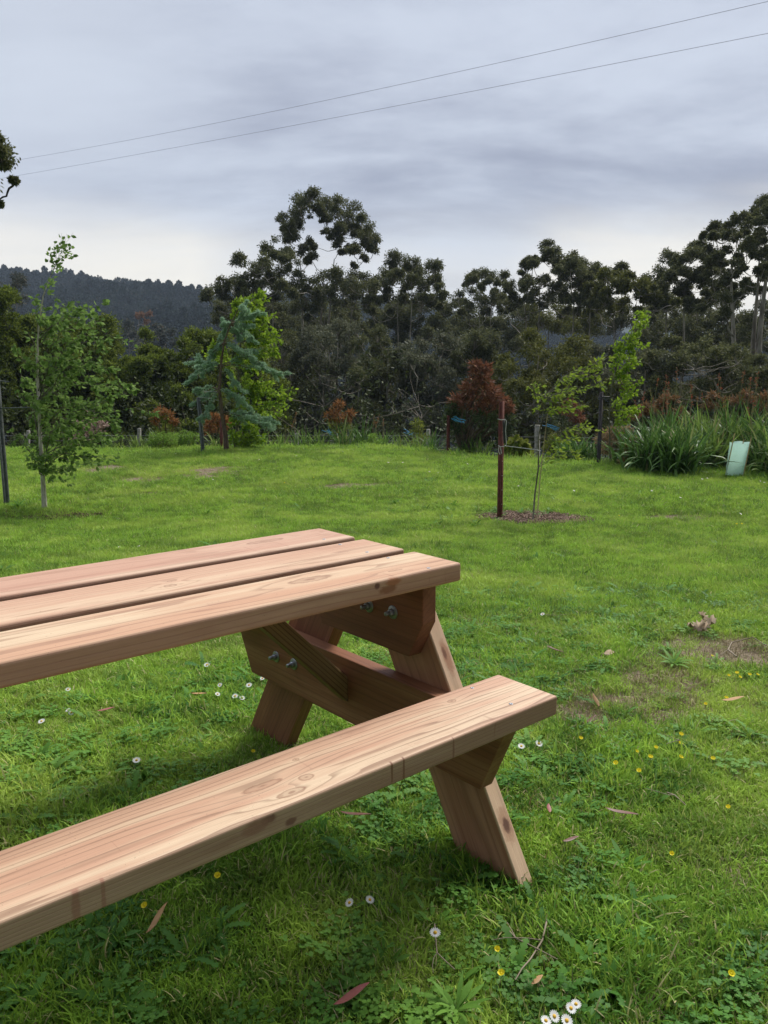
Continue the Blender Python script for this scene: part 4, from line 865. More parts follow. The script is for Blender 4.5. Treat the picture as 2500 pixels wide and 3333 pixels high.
# the tall gum on the skyline and the others in the row
big_tree('gum_tree', 46, 668, [(652, 447, 22), (678, 442, 18), (700, 440, 22), (728, 448, 20), (755, 452, 24), (775, 462, 16), (628, 468, 18), (616, 482, 12), (640, 488, 16), (660, 470, 14), (765, 485, 20), (783, 500, 18), (798, 512, 20), (812, 525, 16), (790, 535, 16), (742, 492, 20), (722, 510, 14), (735, 525, 14), (620, 510, 12), (640, 520, 16), (655, 545, 14), (665, 520, 10), (760, 535, 12), (770, 560, 12), (745, 470, 16), (692, 462, 12), (632, 500, 12), (675, 560, 12), (705, 478, 12)],
         m_gum, 'tallest gum on the skyline with open umbrella crown left of centre', trunks=[(648, 560), (722, 560), (700, 590)], r0=.36, L=.26, W=.09, depth=1.4, grp=None, dens=1.5, echo=1)
big_tree('gum_tree', 43, 600, [(590, 535, 18), (605, 545, 20), (578, 550, 16), (620, 555, 18), (635, 570, 18), (560, 575, 18), (545, 585, 16), (582, 585, 20), (600, 590, 20), (560, 605, 20), (530, 610, 18), (508, 612, 20), (490, 622, 18), (475, 632, 18), (470, 648, 14), (515, 635, 20), (545, 630, 22), (575, 628, 22), (605, 628, 22), (635, 620, 20), (640, 600, 18), (500, 655, 18), (530, 660, 20), (560, 660, 18)],
         m_gum, 'broad gum leaning left below the tallest one, stepping down toward the hill', trunks=[(590, 640), (520, 680)], r0=.3, L=.26, W=.09, depth=1.5, dens=1.4, echo=1)
big_tree('gum_tree', 44, 720, [(700, 605, 20), (725, 610, 22), (755, 605, 22), (785, 608, 20), (770, 630, 20), (740, 632, 20), (710, 635, 20), (680, 625, 20), (660, 640, 20), (800, 630, 18), (812, 608, 14), (650, 660, 18), (690, 660, 18), (790, 655, 16), (640, 640, 16)],
         m_gum, 'lower gum crown filling the gap beneath the tallest gum', trunks=[(700, 660), (760, 660)], r0=.28, L=.26, W=.09, depth=1.5, dens=1.3, echo=1)
big_tree('gum_tree', 45, 868, [(850, 558, 18), (868, 568, 18), (888, 578, 20), (910, 585, 20), (930, 592, 18), (840, 578, 16), (860, 592, 18), (900, 600, 18), (938, 612, 16), (942, 632, 14), (920, 620, 16), (885, 622, 16), (850, 615, 18), (832, 600, 14), (825, 625, 16), (870, 640, 18), (900, 645, 14), (840, 645, 16), (950, 650, 12), (930, 655, 12)],
         m_gum, 'rounded gum standing right of the tallest one, before the low gap of sky', trunks=[(860, 640), (890, 650)], r0=.26, L=.25, W=.09, depth=1.3, dens=1.4, echo=1)
big_tree('gum_tree', 47, 1048, [(1020, 598, 14), (1038, 592, 16), (1058, 600, 18), (1080, 605, 14), (1012, 612, 12), (1075, 622, 12), (1045, 615, 10), (1010, 635, 14), (1030, 650, 14), (1070, 645, 16), (1090, 640, 14), (990, 645, 16), (975, 660, 16), (1000, 668, 16), (1045, 668, 16), (1080, 668, 16), (960, 670, 12), (1110, 655, 14)],
         m_gum, 'small gum with see-through crown in the dip of the skyline', trunks=[(1035, 660), (1060, 660)], r0=.2, L=.24, W=.085, depth=1.2, dens=1.2, echo=1)
big_tree('gum_tree', 44, 1160, [(1190, 532, 16), (1182, 545, 14), (1200, 548, 14), (1155, 562, 12), (1140, 575, 16), (1128, 580, 12), (1205, 565, 14), (1170, 560, 8), (1148, 600, 12), (1135, 612, 12), (1160, 620, 16), (1185, 600, 12), (1120, 628, 14), (1100, 620, 14), (1145, 645, 18), (1175, 650, 18), (1118, 655, 16), (1195, 630, 16)],
         m_gum, 'gum with one upright leader and airy left side, right of the skyline dip', trunks=[(1165, 600), (1130, 640)], r0=.24, L=.25, W=.09, depth=1.2, dens=1.3, echo=1)
big_tree('gum_tree', 42, 1240, [(1225, 555, 16), (1245, 558, 16), (1240, 575, 18), (1262, 568, 18), (1285, 568, 18), (1305, 578, 18), (1320, 592, 14), (1215, 580, 16), (1222, 600, 18), (1250, 600, 20), (1280, 595, 20), (1300, 608, 18), (1235, 625, 20), (1265, 628, 20), (1215, 640, 18), (1290, 635, 18), (1245, 655, 20), (1275, 662, 16)],
         m_gum, 'dense flat-topped gum between the airy one and the olive one', trunks=[(1240, 640), (1275, 650)], r0=.28, L=.25, W=.09, depth=1.4, dens=1.4, echo=2)
big_tree('gum_tree', 39, 1335, [(1290, 605, 16), (1310, 598, 16), (1330, 600, 14), (1345, 608, 14), (1325, 622, 18), (1305, 630, 18), (1350, 630, 16), (1378, 612, 16), (1395, 618, 16), (1372, 640, 16), (1340, 650, 18), (1310, 660, 18), (1365, 665, 14), (1400, 645, 14)],
         m_gumy, 'olive-yellow gum, lower and greener than its neighbours, above the tall lime sapling', trunks=[(1325, 660), (1370, 670)], r0=.24, L=.25, W=.09, depth=1.3, dens=1.3, echo=1)
big_tree('gum_tree', 40, 1468, [(1505, 525, 16), (1522, 528, 14), (1488, 540, 18), (1470, 555, 18), (1510, 550, 20), (1455, 570, 18), (1490, 572, 20), (1435, 588, 18), (1470, 595, 20), (1415, 602, 16), (1505, 600, 20), (1445, 615, 20), (1480, 625, 20), (1425, 635, 18), (1515, 630, 18), (1455, 650, 18), (1495, 655, 18), (1530, 575, 18), (1410, 660, 14), (1540, 610, 16)],
         m_gum, 'big rounded gum left of the tallest right-hand tree', trunks=[(1480, 620), (1440, 650)], r0=.32, L=.24, W=.085, depth=1.5, dens=1.5, echo=2)
big_tree('gum_tree', 34, 1612, [(1590, 478, 16), (1575, 490, 14), (1610, 468, 16), (1630, 460, 16), (1650, 440, 18), (1672, 425, 20), (1700, 430, 24), (1605, 500, 16), (1630, 490, 16), (1655, 475, 18), (1680, 460, 20), (1640, 520, 16), (1560, 548, 16), (1585, 540, 16), (1610, 545, 16), (1660, 520, 18), (1690, 510, 22), (1650, 560, 20), (1570, 580, 16), (1600, 590, 14), (1680, 570, 20), (1625, 600, 14), (1560, 610, 16), (1720, 540, 24), (1590, 630, 14), (1660, 620, 16), (1545, 650, 16), (1680, 650, 18)],
         m_gum, 'tallest right-hand gum with pale forked trunk, cut by the picture edge', trunks=[(1640, 560), (1580, 560), (1665, 480)], r0=.45, L=.22, W=.08, depth=1.6, dens=1.3, echo=2)
# second line behind and below: fill between the skyline crowns and the scrub
for (x0_, x1_, y0_, y1_, n_, D, lab, lowd) in [(470, 620, 665, 740, 20, 50, 'gum with bare pale limbs below the left end of the row', 1), (620, 780, 665, 760, 24, 50, 'gum with thin dark crown below the tallest one', 1), (790, 960, 655, 740, 24, 52, 'half-hidden gum crown below the rounded one', 1), (960, 1130, 680, 760, 20, 52, 'hidden gum behind the scrub in the dip', 1),
                                  (1120, 1290, 660, 720, 22, 52, 'gum with sky showing through between the airy and the flat-topped ones', 1), (1280, 1420, 665, 720, 16, 54, 'gum with sky glinting through above the tall lime sapling', 1), (1400, 1560, 650, 730, 22, 50, 'gum under the big rounded one with sky between its limbs', 1), (1500, 1680, 690, 790, 20, 46, 'deep shaded gum crowns low between the right-hand trunks', 1), (1380, 1520, 695, 770, 16, 47, 'low gum crown just right of the tall lime sapling top', 1), (1540, 1700, 640, 740, 18, 44, 'shaded gum under the tallest right-hand crown', 1)]:
    xm = (x0_+x1_)/2; big_tree('gum_tree', D, xm, fillp(x0_, x1_, y0_, y1_, int(n_*(2.1 if xm < 1130 else 1.5)), 13, 22), m_gum if xm < 1200 or xm > 1290 else m_gumy, lab, trunks=[(xm-20, y1_-40), (xm+30, y1_-30)], r0=.25, L=.28, W=.10, depth=1.5, dens=1.15)
# scrub layer in front of the gums
scr = [(610, 700, 960, 585, 690, 33, m_tea, 'dull brown-green tea-tree scrub right of the lime-green young tree'), (705, 700, 950, 650, 790, 32, m_scrub, 'feathery dark tea-tree below the tallest gum'), (820, 715, 950, 770, 880, 31, m_tea, 'dark twiggy tea-tree in the middle of the scrub'), (930, 730, 950, 870, 990, 30, m_scrub, 'dense dark scrub tree left of the red-tipped shrub'),
       (1040, 730, 900, 985, 1090, 31, m_tea, 'dark scrub tree behind the red-tipped shrub'), (1140, 728, 960, 1075, 1210, 28, m_gumy, 'olive-green bushy tree behind the wispy sapling'), (1250, 735, 970, 1190, 1320, 29, m_gumy, 'olive-green bushy tree behind the black stake'), (1370, 745, 930, 1300, 1440, 28, m_scrub, 'dark scrub tree behind the tall lime sapling'),
       (1470, 742, 930, 1385, 1560, 26, m_gum, 'grey-green domed shrub tree above the red flower stems'), (1600, 770, 950, 1530, 1720, 25, m_tea, 'dark scrub at the right edge under the forked gum')]
for (tx, yt, yb_, x0_, x1_, D, mt, lab) in scr:
    cx_ = (x0_+x1_)/2; hw = (x1_-x0_)/2
    pf = fillp(x0_, x1_, yt, yb_, 56, 16, 26, lambda x, y: y > yt+18*((x-cx_)/hw)**2+rng.uniform(0, 12))
    big_tree('scrub_tree', D, tx, pf, mt, lab, trunks=[(tx-hw*.3, yt+60), (tx+hw*.35, yt+40), (tx+hw*.05, yt+50)], r0=.2, L=.26, W=.07, depth=1.3, dens=1.15, bark=m_gumbark, droop=.35, sub=6, cat='tree')
# rounded dark trees on the left, sunlit tops
lt = [(10, 610, 950, -60, 45, 24, 'dark rounded wattle cut by the left picture edge'), (60, 700, 950, 0, 130, 27, 'dark rounded wattle behind the leafy young tree'), (215, 690, 955, 130, 285, 26, 'tall domed wattle with bright yellow-green top, right of the leafy young tree'), (320, 770, 955, 250, 400, 25, 'lower dark wattle in the dip below the hill'), (430, 705, 955, 355, 505, 27, 'domed wattle with bright top just left of the conifer'), (540, 745, 950, 480, 610, 29, 'dark wattle behind the lime-green young tree')]
for (tx, yt, yb_, x0_, x1_, D, lab) in lt:
    cx_ = (x0_+x1_)/2; hw = (x1_-x0_)/2
    pf = fillp(x0_, x1_, yt, yb_, 70, 17, 27, lambda x, y: y > yt+16+(hw*.9)*(1-math.sqrt(max(0, 1-((x-cx_)/hw/1.05)**2))))
    big_tree('wattle_tree', D, tx, pf, m_wattle, lab, trunks=[(tx, yt+60)], r0=.2, L=.20, W=.07, depth=1.4, dens=1.5, bark=m_darkbark, droop=.0, sub=8)
big_tree('gum_tree', 60, 20, [(5, 595, 14), (25, 605, 14), (45, 625, 12), (15, 630, 16), (60, 650, 14), (30, 655, 16), (-20, 600, 18), (-10, 640, 20), (50, 680, 16)], m_greygum, 'brownish gum rising at the left edge in front of the hill', trunks=[(20, 640)], r0=.25, L=.3, W=.11, depth=1.5)
# valley trees in front of the hill
for (x, yt, D, lab, pf) in [(298, 672, 110, 'pale bare-trunked tree with russet crown in front of the hill', [(290, 682, 8), (302, 676, 8), (310, 684, 7), (296, 692, 7)]),
                            (280, 700, 105, 'grey-green tree left of the russet one in the valley', [(262, 712, 12), (278, 705, 12), (270, 725, 14), (285, 730, 14), (258, 735, 12), (292, 745, 12)]),
                            (352, 705, 100, 'grey-brown rounded tree in the valley left of the bright-topped wattle', [(352, 712, 12), (365, 718, 12), (340, 725, 12), (330, 738, 14), (355, 738, 14), (372, 742, 12), (318, 752, 12), (345, 758, 14), (365, 765, 12)]),
                            (320, 740, 95, 'low olive tree between wattles in the valley', [(305, 752, 12), (325, 762, 12), (300, 770, 12), (340, 770, 12)])]:
    big_tree('valley_tree', D, x, pf, m_greygum if x != 298 else leaf_mat('russet_leaf', (.14, .075, .04), (.25, .14, .08)), lab, trunks=[(x, yt+30)], r0=.35, L=.6, W=.28, depth=2., dens=1.0)
# branch of a tree that stands out of the frame on the left
e = big_tree('street_side_tree', 12.5, -170, [(-14, 300, 16), (2, 330, 10), (-6, 350, 12), (8, 372, 9), (18, 385, 6), (-30, 330, 36), (-40, 380, 36), (-70, 300, 50), (-90, 370, 50), (-110, 250, 60), (-150, 320, 60), (-3, 440, 4), (-34, 420, 16), (-200, 280, 60), (-180, 400, 50), (-150, 200, 50)], m_gum, 'leafy branch tips poking in at the upper left edge', trunks=[(-150, 420)], r0=.12, L=.12, W=.055, depth=.3, dens=.35, droop=.3, bark=m_darkbark, sub=9)
e.name = 'overhanging_tree'

# ------------------------------------------------------------------ distant hill with forest
rx_ = [-500, -200, 0, 30, 100, 150, 200, 260, 330, 400, 440, 480, 540, 640, 780, 900, 1060, 1200, 1350, 1500, 1700, 2100]
ry_ = [600, 592, 590, 592, 594, 598, 602, 616, 626, 632, 640, 655, 650, 640, 655, 675, 700, 715, 742, 752, 762, 775]
DR = 420.
def hill_z(x, y):
    xs = x/np.maximum(y, 1)*FPX/S*1.0+1250/S
    zt = np.array([P(0, np.interp(v, rx_, ry_)+33, DR)[2] for v in np.ravel(xs)]).reshape(np.shape(xs))
    t = np.clip((y-130)/(DR-130), 0, 1); zb = GH(x, y)-3
    z = zb+(zt-zb)*(t**1.1)
    z = z+5*np.sin(x*.03+y*.012)*np.sin(t*np.pi)+3*np.sin(x*.071-y*.03)*np.sin(t*np.pi)
    return np.where(y > DR, zt-(y-DR)*.25, z)
us = np.linspace(-.62, .75, 110); ds = np.linspace(115, 560, 70)
UU, DD = np.meshgrid(us, ds); HX = UU*DD; HZ = hill_z(HX, DD); idx = np.arange(HX.size).reshape(HX.shape)
mb = MB(); mb.add(np.stack([HX.ravel(), DD.ravel(), HZ.ravel()], 1), np.stack([idx[:-1, :-1], idx[:-1, 1:], idx[1:, 1:], idx[1:, :-1]], -1).reshape(-1, 4))
m_hill = plain('forest_floor', (.015, .022, .012), (.025, .032, .018), .95, .1, 0, .1)
hill = mb.build('hill', m_hill, smooth=True); tag(hill, kind='structure')
m_forest = leaf_mat('forest_leaf', (.008, .018, .012), (.026, .042, .026), (.07, .065, .045), .1, .7, .05)
src2 = []
for i in range(5):
    mb = MB(); nq = 260; m_ = 7
    for q in range(m_):
        cc = np.array([rng.normal()*1.6, rng.normal()*1.6, rng.uniform(3, 8)]) if i < 3 else np.array([rng.normal()*.6, rng.normal()*.6, 1+q*1.4]); rs = 1.7 if i < 3 else 2.2*(1-q/8.5)
        u = unit(rng.normal(size=(nq//3, 3))); u[:, 2] = np.abs(u[:, 2])-.2; leaves(mb, cc+u*rs, u+rng.normal(size=u.shape), .95, .6)
    tube(mb, np.array([[0, 0, -1], [.2, 0, 3], [0, .1, 7]]), [.3, .25, .1], 4, .97)
    src2.append(mb.build('f%d' % i, m_forest, link=False))
nf = 13000; yy = np.sqrt(rng.random(nf)*(450**2-150**2)+150**2); xx = yy*rng.uniform(-.62, .62, nf); zz = hill_z(xx, yy)
rg = 700; yr = np.full(rg, DR)+rng.normal(size=rg)*7; xr_ = yr*rng.uniform(-.6, .5, rg)
xx = np.concatenate([xx, xr_]); yy = np.concatenate([yy, yr]); zz = np.concatenate([zz, hill_z(xr_, yr)])
k = len(xx); s = rng.uniform(.6, 1.15, k); pine = (nz(xx, yy, .012, 5) > .02)
scatter('hill_forest', np.stack([xx, yy, zz-1], 1), np.stack([np.zeros(k), np.zeros(k), rng.random(k)*6.28], 1), np.stack([s, s, s*rng.uniform(.8, 1.25, k)], 1), np.where(pine, rng.integers(3, 5, k), rng.integers(0, 3, k)), src2, m_forest)
# dark undergrowth under the trees beyond the fence
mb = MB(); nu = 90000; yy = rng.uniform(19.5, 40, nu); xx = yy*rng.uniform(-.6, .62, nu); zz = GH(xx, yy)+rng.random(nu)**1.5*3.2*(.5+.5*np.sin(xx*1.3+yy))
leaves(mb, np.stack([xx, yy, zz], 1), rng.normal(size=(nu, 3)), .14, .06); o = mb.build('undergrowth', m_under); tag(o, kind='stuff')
# scraggly pale dead branches in the scrub
for (pts, D, lab) in [([(560, 965), (660, 950), (745, 928), (800, 905), (850, 895), (905, 878)], 22, 'long pale bare branch sweeping left to right through the scrub'), ([(870, 960), (895, 930), (910, 905), (930, 880)], 22.5, 'short pale forked bare branch behind the pale fence post'), ([(640, 950), (690, 915), (700, 880), (745, 850)], 23, 'pale dead branch rising below the tallest gum'), ([(1400, 880), (1470, 862), (1530, 870), (1580, 900)], 20, 'bare pale branch behind the red flower stems'), ([(1585, 880), (1555, 850), (1540, 820), (1500, 800)], 20.5, 'bent pale bare branch at the right under the forked gum')]:
    c = np.array([P(x, y, D+rng.normal()*.2) for x, y in pts]); e = empty('bare_branch', c[0], lab, 'branch'); mb = MB(); tube(mb, c, np.linspace(.03, .012, len(c)), 6)
    for q in range(12):
        j = rng.integers(1, len(c)); grow(mb, c[j], c[j]+np.array([rng.normal()*.5, rng.normal()*.3, abs(rng.normal())*.5]), .016, .006, 6, .08, 4)
    fin(mb, 'limb', m_deadwood, e, True)

# ------------------------------------------------------------------ power lines
m_line = plain('power_cable', (.06, .06, .065), None, .6)
for (a_, m1, b_, lab) in [((30, 347), (830, 189.5), (1659, 3), 'upper of the two overhead power lines'), ((40, 379), (830, 234), (1659, 72), 'lower of the two overhead power lines')]:
    p0 = P(*a_, 85); p1 = P(*b_, 42); tt = np.linspace(-.25, 1.6, 60)[:, None]; pts = p0+(p1-p0)*tt
    pm = P(m1[0], m1[1], 1.0)
    # sag so that the middle hangs where it is seen
    tm_ = np.linspace(0, 1, 400); L_ = p0+(p1-p0)*tm_[:, None]; pxs = L_[:, 0]/L_[:, 1]; i = int(np.argmin(np.abs(pxs-pm[0]/pm[1]))); want = P(m1[0], m1[1], L_[i, 1])[2]; sag = (L_[i, 2]-want)/(tm_[i]*(1-tm_[i]))
    pts[:, 2] -= sag*tt[:, 0]*(1-tt[:, 0])
    mb = MB(); tube(mb, pts, .010, 5); o = mb.build('power_line', m_line, loc=p0, smooth=True); tag(o, lab, 'power line')

# ------------------------------------------------------------------ flowers, fallen leaves, twigs
m_petal = plain('white_petal', (.80, .80, .78), None, .5, .3, trans=.3); m_eye = plain('yellow_eye', (.70, .42, .03), (.55, .30, .02), .7); m_yp = plain('yellow_petal', (.90, .76, .03), (.85, .68, .02), .4, .3, trans=.3); m_gs = plain('green_stem', (.09, .17, .04))
def where(x, y):
    for f in ():
        pass
    if x < 1250/S*1.6 and y < 740*1.0: pass
    h = 'on the right of the lawn' if x > 1240 else 'in the grass below the bench' if y > 1850 else 'on the far lawn' if y < 1200 else 'under the picnic table'
    return h
def daisy_mesh(yellow):
    mp = MB(); npet = 16 if not yellow else 6; a_ = np.arange(npet)*2*np.pi/npet; R = .0105 if not yellow else .0085
    V = []
    Fq = []
    for i, t in enumerate(a_):
        r_ = np.array([math.cos(t), math.sin(t), 0]); s_ = np.array([-math.sin(t), math.cos(t), 0]); w_p = .0016 if not yellow else .0045; z1 = .001 if not yellow else .0045
        b0 = len(V); V += [r_*.0026-s_*w_p*.6, r_*.0026+s_*w_p*.6, r_*R*.7+s_*w_p+np.array([0, 0, z1]), r_*R+s_*w_p*.5+np.array([0, 0, z1*1.3]), r_*R-s_*w_p*.5+np.array([0, 0, z1*1.3]), r_*R*.7-s_*w_p+np.array([0, 0, z1])]
        Fq += [(b0, b0+1, b0+2, b0+5), (b0+5, b0+2, b0+3, b0+4)]
    mp.add(V, Fq); me_ = MB(); a8 = np.arange(10)*2*np.pi/10
    ring = lambda zz, rr_: np.stack([rr_*np.cos(a8), rr_*np.sin(a8), np.full(10, zz)], 1)
    me_.add(np.vstack([ring(0, .0036), ring(.0018, .0032), ring(.0028, .0018), ring(.003, .0002)]), [(i*10+j, i*10+(j+1) % 10, (i+1)*10+(j+1) % 10, (i+1)*10+j) for i in range(3) for j in range(10)])
    ms = MB(); tube(ms, np.array([[0, 0, 0], [.002, .001, -.03], [0, 0, -.065]]), .0009, 5)
    return mp, me_, ms
proto = {}
for yel in (False, True):
    mp, me_, ms = daisy_mesh(yel); e = empty('yellow_flower' if yel else 'daisy', (0, 0, 0))
    mp.build('petals', m_yp if yel else m_petal, e); me_.build('flower_centre', m_yp if yel else m_eye, e, True); ms.build('stem', m_gs, e, True); proto[yel] = [e, False]
def flower(x, y, yel, hh, scl=1.0, label=None):
    p, used = proto[yel]
    if not used: o = p; proto[yel][1] = True
    else:
        o = p.copy(); COL.objects.link(o)
        for ch in p.children: c = ch.copy(); COL.objects.link(c); c.parent = o
    g = ghit(x, y); d = ray(x, y); d = d/np.linalg.norm(d); g = g-d*(hh/max(.08, -d[2]))*1.0
    o.location = [float(v) for v in g]; far_s = scl*rng.uniform(.85, 1.15); o.scale = (far_s,)*3
    o.rotation_euler = (R_(rng.uniform(12, 38)), R_(rng.normal()*12), rng.normal()*.5)
    pl = where(x, y); kind_ = 'yellow buttercup-like flower ' if yel else 'small white daisy '
    o['label'] = label or (kind_+pl); o['category'] = 'flower'; o['group'] = ('yellow flowers ' if yel else 'white daisies ')+pl
    return o
for (x, y) in [(940, 2015), (1244, 2173), (1233, 2184), (1197, 2198), (1224, 2207), (1179, 2209), (755, 1952), (799, 1944), (447, 1437), (147, 1491), (147, 1534), (155, 1540), (90, 1559), (475, 1480), (538, 1481), (567, 1467), (508, 1505), (523, 1509), (470, 1500), (295, 1643), (1164, 1608), (1126, 1614), (1172, 1327)]:
    flower(x, y, False, .035 if y > 1400 else .045, 1.0 if y > 1850 else 1.05, {(940, 2015): 'open white daisy standing alone below the bench, facing up', (755, 1952): 'white daisy in the shade below the bench, left of a bud', (1172, 1327): 'single white daisy right of the table top on mid lawn'}.get((x, y)))
for (x, y) in [(1517, 1035), (1528, 1033), (1642, 1039), (1651, 1042), (1408, 1060), (839, 999), (870, 999), (928, 1019), (947, 1021), (460, 1036), (300, 1180), (258, 1182), (640, 985), (1240, 1060), (1600, 1110), (1470, 1075), (380, 980), (560, 992), (1120, 1050), (740, 975), (1010, 1002), (1380, 1037)]:
    flower(x, y, False, .045, 1.25)
for (x, y) in [(447, 1039), (677, 1032), (615, 1043), (1337, 1114), (1591, 1132), (1602, 1132), (1538, 1417), (1574, 1460), (1592, 1455), (1598, 1463), (1636, 1459), (1619, 1459), (1569, 1508), (1524, 1522), (1417, 1617), (1375, 1624), (1405, 1636), (1469, 1606), (1470, 1637), (1471, 1587), (1254, 1597), (547, 1625), (470, 1894), (313, 1959), (1074, 2051), (1083, 2104), (1451, 1845), (1579, 2109), (1573, 1745), (1540, 1640), (1380, 1668), (1330, 1650)]:
    flower(x, y, True, .04, 1.1 if y < 1200 else .78)
m_lred = plain('fallen_red_leaf', (.34, .11, .10), (.25, .09, .06), .5, .4, trans=.15); m_ltan = plain('fallen_tan_leaf', (.45, .27, .12), (.35, .2, .09), .6, .3, trans=.15); m_lbr = plain('fallen_brown_leaf', (.14, .055, .035), (.09, .04, .03), .5, .5); m_lpale = plain('curled_dry_leaf', (.30, .22, .14), (.42, .33, .22), .8, .2)
def fallen(x, y, L, W, mat, ang, label, h=.03, curl=.3, pitch=.1):
    g = ghit(x, y); d_ = ray(x, y); d_ = d_/np.linalg.norm(d_); g = g-d_*(h/-d_[2]); mb = MB(); V = []; K = 9
    for i in range(K):
        t = i/(K-1)-.5; ww = W*.5*max(.04, math.cos(t*math.pi))**.8; z_ = curl*L*(t*t)+pitch*L*t
        bend = .12*L*math.sin(t*3); V += [(t*L, -ww+bend, z_+ww*.45), (t*L, bend, z_), (t*L, ww+bend, z_+ww*.45)]
    mb.add(V, [(3*i+k, 3*i+k+1, 3*i+k+4, 3*i+k+3) for i in range(K-1) for k in (0, 1)])
    o = mb.build('fallen_leaf', mat, smooth=True); o.location = [float(v) for v in g]; o.rotation_euler = (rng.normal()*.15, rng.normal()*.1, ang); tag(o, label, 'leaf', 'fallen leaves on the lawn'); sd_ = o.modifiers.new('s', 'SOLIDIFY'); sd_.thickness = .0006
fallen(760, 2156, .078, .020, m_lred, .35, 'pinkish-red fallen leaf near the bottom edge of the lawn', .03)
fallen(338, 1990, .085, .014, m_ltan, 1.1, 'long tan fallen leaf in the shade below the bench', .045, pitch=.35)
fallen(768, 1762, .09, .014, m_lbr, -.65, 'dark red-brown fallen leaf just beyond the bench edge', .03)
fallen(1342, 1757, .085, .015, m_lbr, -.6, 'dark brown fallen leaf right of the front leg', .035)
fallen(1232, 1815, .05, .012, m_lbr, .2, 'small dark fallen leaf close to the front leg foot', .035)
fallen(1271, 1562, .09, .016, m_lbr, .5, 'brown fallen leaf on the worn patch right of the bench end', .02)
fallen(1582, 1512, .10, .020, m_ltan, .1, 'orange-tan fallen leaf beside a yellow flower on the right', .035)
fallen(1199, 1405, .09, .018, m_lbr, -1.2, 'red-brown fallen leaf between table top and dry leaf cluster', .035)
fallen(1288, 1516, .055, .014, m_ltan, 1.4, 'small upright tan leaf on the worn patch', .03, pitch=.5)
fallen(1315, 1412, .05, .035, m_lpale, .1, 'short pale curled leaf left of the worn trail', .03)
fallen(1160, 2120, .035, .012, m_ltan, .5, 'tiny tan leaf scrap below the front leg', .03)
fallen(1186, 1750, .04, .012, m_lred, 1.2, 'small pink leaf scrap beside the front leg', .03)
fallen(228, 1535, .06, .015, m_lred, .3, 'reddish leaf in the grass under the table', .035)
fallen(428, 1500, .06, .014, m_ltan, -.2, 'brown leaf by the back leg in the grass', .035)
for i, (dx_, dy_) in enumerate([(0, 0), (14, -6), (-14, 2), (8, 8), (-6, 10), (24, 4), (2, -8)]):
    g = ghit(1512+dx_, 1367+dy_); mb = MB(); nn3 = 9; V = [(0, 0, 0)]
    for j in range(nn3*2): t = j*np.pi/nn3; r_ = (.034 if j % 2 else .024)*rng.uniform(.7, 1.2); V.append((r_*math.cos(t), r_*math.sin(t), rng.uniform(0, .03)))
    mb.add(V, [(0, 1+(2*j) % (2*nn3), 1+(2*j+1) % (2*nn3), 1+(2*j+2) % (2*nn3)) for j in range(nn3)]); o = mb.build('curled_dry_leaf', m_lpale); o.location = (g[0], g[1], g[2]+.015+.008*i); o.rotation_euler = (rng.normal()*.6, rng.normal()*.6, rng.random()*6); o.modifiers.new('s', 'SOLIDIFY').thickness = .0008
    tag(o, 'curled pale dry leaf in the little heap on the right-hand lawn', 'leaf', 'curled dry leaves heaped on the right lawn')
m_twig = plain('dry_twig', (.20, .16, .11), (.32, .26, .19), .9)
for (pts, r_, lab) in [([(1180, 1983), (1172, 2030), (1150, 2070), (1130, 2100), (1110, 2125)], .0022, 'grey forked twig in the grass near the bottom'), ([(1084, 1992), (1110, 2030), (1160, 2050), (1200, 2075)], .0018, 'long pale twig crossing left of the grey forked one'), ([(938, 2000), (943, 2060), (965, 2085), (985, 2100)], .0016, 'thin red-brown twig right below the lone daisy'),
                       ([(1590, 1420), (1572, 1405), (1585, 1388), (1625, 1378), (1655, 1395)], .0035, 'curved pale twig loop on the bare soil at the right edge'), ([(1480, 1850-240), (1462, 1602), (1440, 1610)], .0016, 'short twig among the yellow flowers'), ([(1260, 1335), (1240, 1325), (1205, 1330), (1175, 1328)], .002, 'wiry white twig on mid lawn right of the table top'), ([(1440, 1712), (1460, 1722), (1482, 1740)], .002, 'straight grey twig on the pale grass at right')]:
    mb = MB(); q = []
    for (x, y) in pts:
        g = ghit(x, y); d_ = ray(x, y); d_ = d_/np.linalg.norm(d_); q.append(g-d_*(.032/-d_[2])+rng.normal(size=3)*.003)
    q = np.array(q); tube(mb, q, np.linspace(r_, r_*.6, len(q)), 5); grow(mb, q[1], q[1]+rng.normal(size=3)*np.array([.05, .05, .01]), r_*.7, r_*.4, 5, .1, 4)
    o = mb.build('twig', m_twig, loc=q[0], smooth=True); tag(o, lab, 'twig', 'dry twigs in the grass')
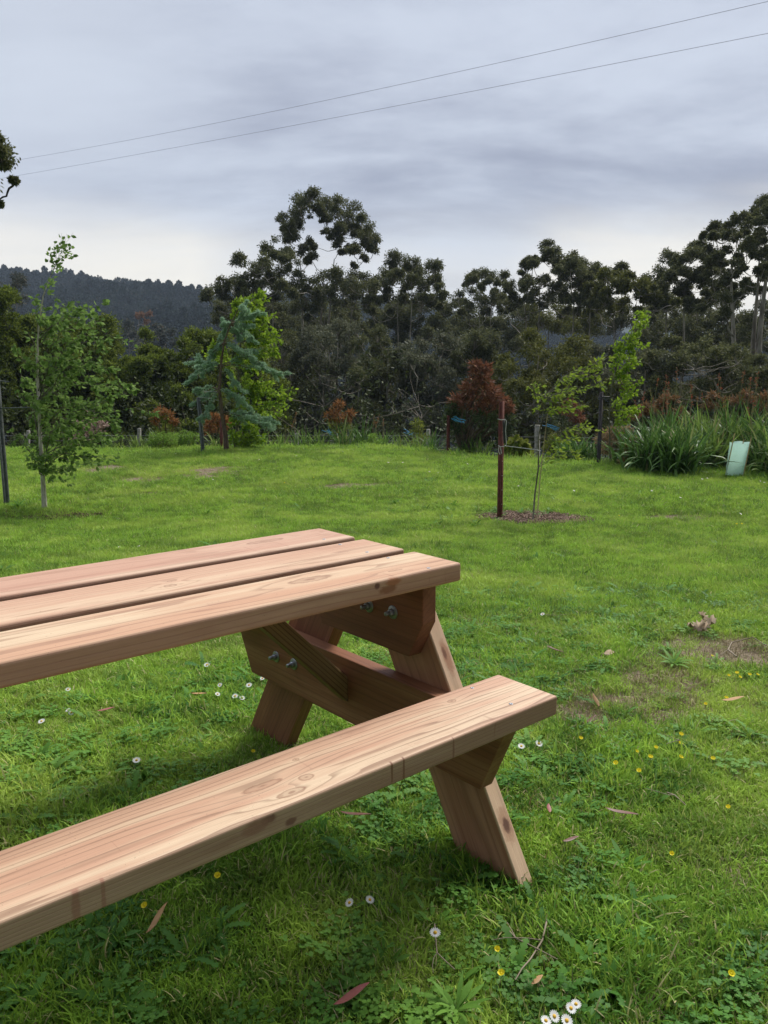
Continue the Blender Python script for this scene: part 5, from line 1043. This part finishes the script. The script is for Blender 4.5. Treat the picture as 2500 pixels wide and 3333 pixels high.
# broad-leaved rosettes that read singly
for (x, y, nl, L0, L1, pr, lab) in [(985, 2196, 24, .05, .10, 'plantain', 'large plantain rosette at the bottom edge right of centre'), (245, 2045, 12, .05, .09, 'plantain', 'bright green broad-leaf weed below the bench at left'), (1455, 1440, 16, .07, .12, 'strap', 'blue-green strap-leaved weed by the worn trail'), (1010, 1820, 14, .06, .1, 'plantain', 'plantain rosette at the foot of the front leg'), (700, 1640+60, 12, .06, .1, 'plantain', 'plantain rosette in the gap between bench and back leg'), (1075, 1108, 30, .08, .15, 'plantain', 'leafy dark weed tuft at the foot of the rusty stake'), (40, 1100, 40, .12, .22, 'strap', 'dark weed tuft at the foot of the far-left stake')]:
    g = ghit(x, y); mb = MB(); az = np.arange(nl)*2.4; ribbons(mb, np.zeros((nl, 3))+np.array([0, 0, .01]), az, rng.uniform(L0, L1, nl)*.85, rng.uniform(.009, .015, nl), rng.uniform(.5, 1.3, nl), rng.uniform(.3, 1.0, nl), pr, .5)
    o = mb.build('weed_rosette', m_weed); o.location = [float(v) for v in g]; tag(o, lab, 'weed')

# ------------------------------------------------------------------ air between here and the hill
mb = MB(); hb = 1300; V = [(-hb, -hb, -40), (hb, -hb, -40), (hb, hb, -40), (-hb, hb, -40), (-hb, -hb, 82), (hb, -hb, 82), (hb, hb, 82), (-hb, hb, 82)]
HAZE = True
scene.cycles.max_bounces = 7; scene.cycles.diffuse_bounces = 3; scene.cycles.transmission_bounces = 4; scene.cycles.volume_bounces = 0; scene.cycles.transparent_max_bounces = 4
if HAZE:
    mb.add(V, [(0, 3, 2, 1), (4, 5, 6, 7), (0, 1, 5, 4), (1, 2, 6, 5), (2, 3, 7, 6), (3, 0, 4, 7)])
    mh, nt = new_mat('haze_air'); n = N(nt); pv = n.node('ShaderNodeVolumePrincipled'); pv.inputs['Color'].default_value = (.66, .80, .98, 1); pv.inputs['Density'].default_value = .0004; pv.inputs['Anisotropy'].default_value = 0.0
    oo = n.node('ShaderNodeOutputMaterial'); nt.links.new(pv.outputs[0], oo.inputs['Volume']); hz = mb.build('haze', mh); tag(hz, kind='stuff')
